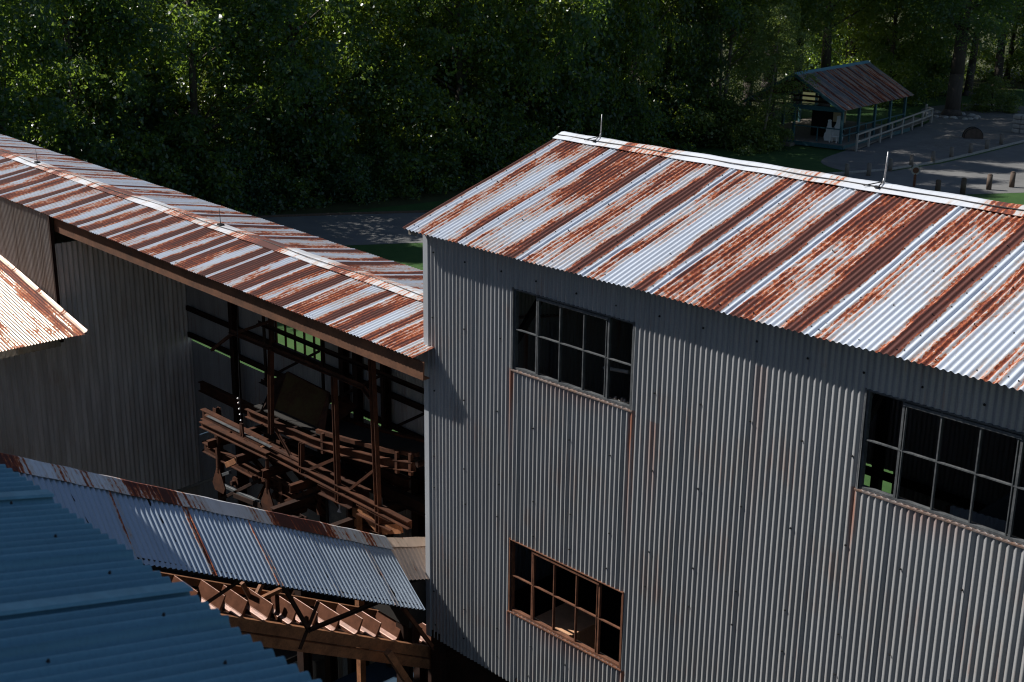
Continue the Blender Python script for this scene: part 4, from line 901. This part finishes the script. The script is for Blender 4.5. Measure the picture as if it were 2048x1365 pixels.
while y < 62:
    x = float(edge(y))-rg.uniform(.5, 2.2)
    plant(T[rg.choice((0, 1, 2))], x, y, rg.uniform(.85, 1.1), 'leafy tree in the shaded front row of the wood along the road', 'tree', 'front row trees of the wood', None, rg.uniform(.95, 1.15) if y < 40 else rg.uniform(1.2, 1.45))
    y += rg.uniform(4.2, 6.2)
for row, (dx, st) in enumerate(((8, 7.2), (18, 9.5), (31, 11.))):
    y = -30.+row
    while y < (66, 68, 70, 74)[row]:
        x = float(edge(min(y, 62)))-dx+rg.uniform(-1.6, 1.6)
        if not (62 < y < 90 and x > -48): plant(T[rg.randrange(4)], x, y, rg.uniform(.9, 1.2), 'tall leafy tree standing deeper in the wood behind the front row', 'tree', 'deeper trees of the wood', None, rg.uniform(.9, 1.2))
        y += st*rg.uniform(.8, 1.2)
for i, (x, y_, s) in enumerate([(-46.5, 90.5, .9), (-50.5, 87, 1.), (-52, 93, 1.), (-48, 97.5, .95), (-55, 82, .95), (-44.8, 101, .9), (-56, 99, 1.05), (-51, 104, 1.05), (-46, 109, 1.0), (-41, 113, 1.), (-60, 92, 1.1), (-55, 110, 1.1), (-49, 117, 1.1), (-42, 121, 1.1), (-35, 118, 1.), (-62, 104, 1.1), (-58, 120, 1.1), (-48, 128, 1.2), (-36, 128, 1.1), (-66, 115, 1.1), (-27, 124, 1.0), (-54, 76, .9)]):
    plant(TALL if i % 3 else T[i % 4], x, y_, s, 'tall bare stemmed tree behind the pavilion and path', 'tree', 'trees behind the pavilion')
for i in range(1, 7):
    plant(TALL, -47.4+rg.uniform(-.8, .5), 58.5+i*4.1+rg.uniform(-.7, .7), rg.uniform(.9, 1.05), 'tall bare stemmed tree close behind the pavilion', 'tree', 'trees close behind the pavilion')
plant(DBL, -39.1, 87.6, 1.0, 'massive double trunked tree standing in a ring of stones by the path', 'tree', None, .9)
plant(SLIM, *at(1440, 268, z=GZ)[:2], 1.05, 'slender pale stemmed tree leaning left of the pavilion', 'tree', None, 2.2)
o = plant(SLIM, *at(1520, 300, z=GZ)[:2], .62, 'smaller pale green tree with low branches over the pavilion gable', 'tree', None, .4)
y = -18.
while y < 62:
    x = float(edge(y))-rg.uniform(3.5, 15)
    plant(SLIM, x, y, rg.uniform(.45, .75), 'young pale green tree added in a gap of the wood to catch sunlight', 'tree', 'young trees in the gaps of the wood')  # pale-leaved trees added for bright sunlit spots among the dark crowns
    y += rg.uniform(1.8, 3.2)
y = -5.
while y < 62:
    x = float(edge(y))+rg.uniform(-.6, 1.0)
    plant(rg.choice((BUSH, BUSH2, BUSH)), x, y, rg.uniform(.7, 1.1), 'dark leafy shrub at the edge of the wood beside the road', 'shrub', 'shrubs along the wood edge')
    y += rg.uniform(1.9, 3.0)
for i, (px, py, s) in enumerate(((1500, 300, .8), (1460, 290, 1.), (1410, 290, 1.1), (1535, 296, .6))):
    P = at(px, py, z=GZ); plant(LBUSH, P.x, P.y, s, 'light green shrub in the thicket left of the pavilion', 'shrub', 'thicket left of the pavilion')
P = at(1982, 222, z=GZ); plant(LBUSH, P.x, P.y, .8, 'tawny lit shrub on the grass under the trees at the right', 'shrub', None)
for i, (px, py) in enumerate(((1760, 205), (1800, 200), (1840, 205), (1690, 170), (1640, 165), (1590, 160))):
    P = at(px, py-6, z=GZ); plant(LBUSH if i % 2 else BUSH, P.x-2, P.y+3, 1.2, 'sunlit shrub behind the pavilion roof', 'shrub', 'shrubs behind the pavilion')

# weeds in the yard below the gallery
mbw = []
rs = np.random.RandomState(77)
cen = [(-9+rs.rand()*8, 1.2+rs.rand()*5.5, GZ+.05) for _ in range(120)]
me = leaves_mesh('weeds', cen, 40, .28, .09, 5, .2, .4); tag(link('weeds', me, 'leaf'), 'low weeds growing in the yard below the gallery', 'weeds', None, 'stuff')

# ================================================================== LIGHT
w = bpy.data.worlds.new('World'); S.world = w; w.use_nodes = True; nt = w.node_tree; bg = nt.nodes['Background']
sky = nt.nodes.new('ShaderNodeTexSky'); sky.sky_type = 'NISHITA'; sky.sun_disc = False
sd = Vector((-.489, -.25, .513)).normalized()
sky.sun_elevation = math.asin(sd.z); sky.sun_rotation = math.atan2(sd.x, sd.y) % (2*PI); sky.altitude = 200; sky.air_density = 1.; sky.dust_density = .6; sky.ozone_density = 1.5
nt.links.new(sky.outputs[0], bg.inputs[0]); bg.inputs[1].default_value = .056
sl_ = bpy.data.lights.new('sun', 'SUN'); sl_.energy = 5.0; sl_.angle = math.radians(.5); sl_.color = (1., .965, .91)
so = bpy.data.objects.new('sun', sl_); COL.objects.link(so); so.rotation_euler = sd.to_track_quat('Z', 'Y').to_euler()
S.view_settings.view_transform = 'Standard'; S.view_settings.look = 'None'; S.view_settings.exposure = .48; S.view_settings.gamma = 1.
S.cycles.use_denoising = True; S.cycles.pixel_filter_type = 'BLACKMAN_HARRIS'; S.cycles.filter_width = 1.15; S.cycles.max_bounces = 7; S.cycles.diffuse_bounces = 4; S.cycles.transmission_bounces = 4; S.cycles.transparent_max_bounces = 4
S.cycles.sample_clamp_indirect = 6.
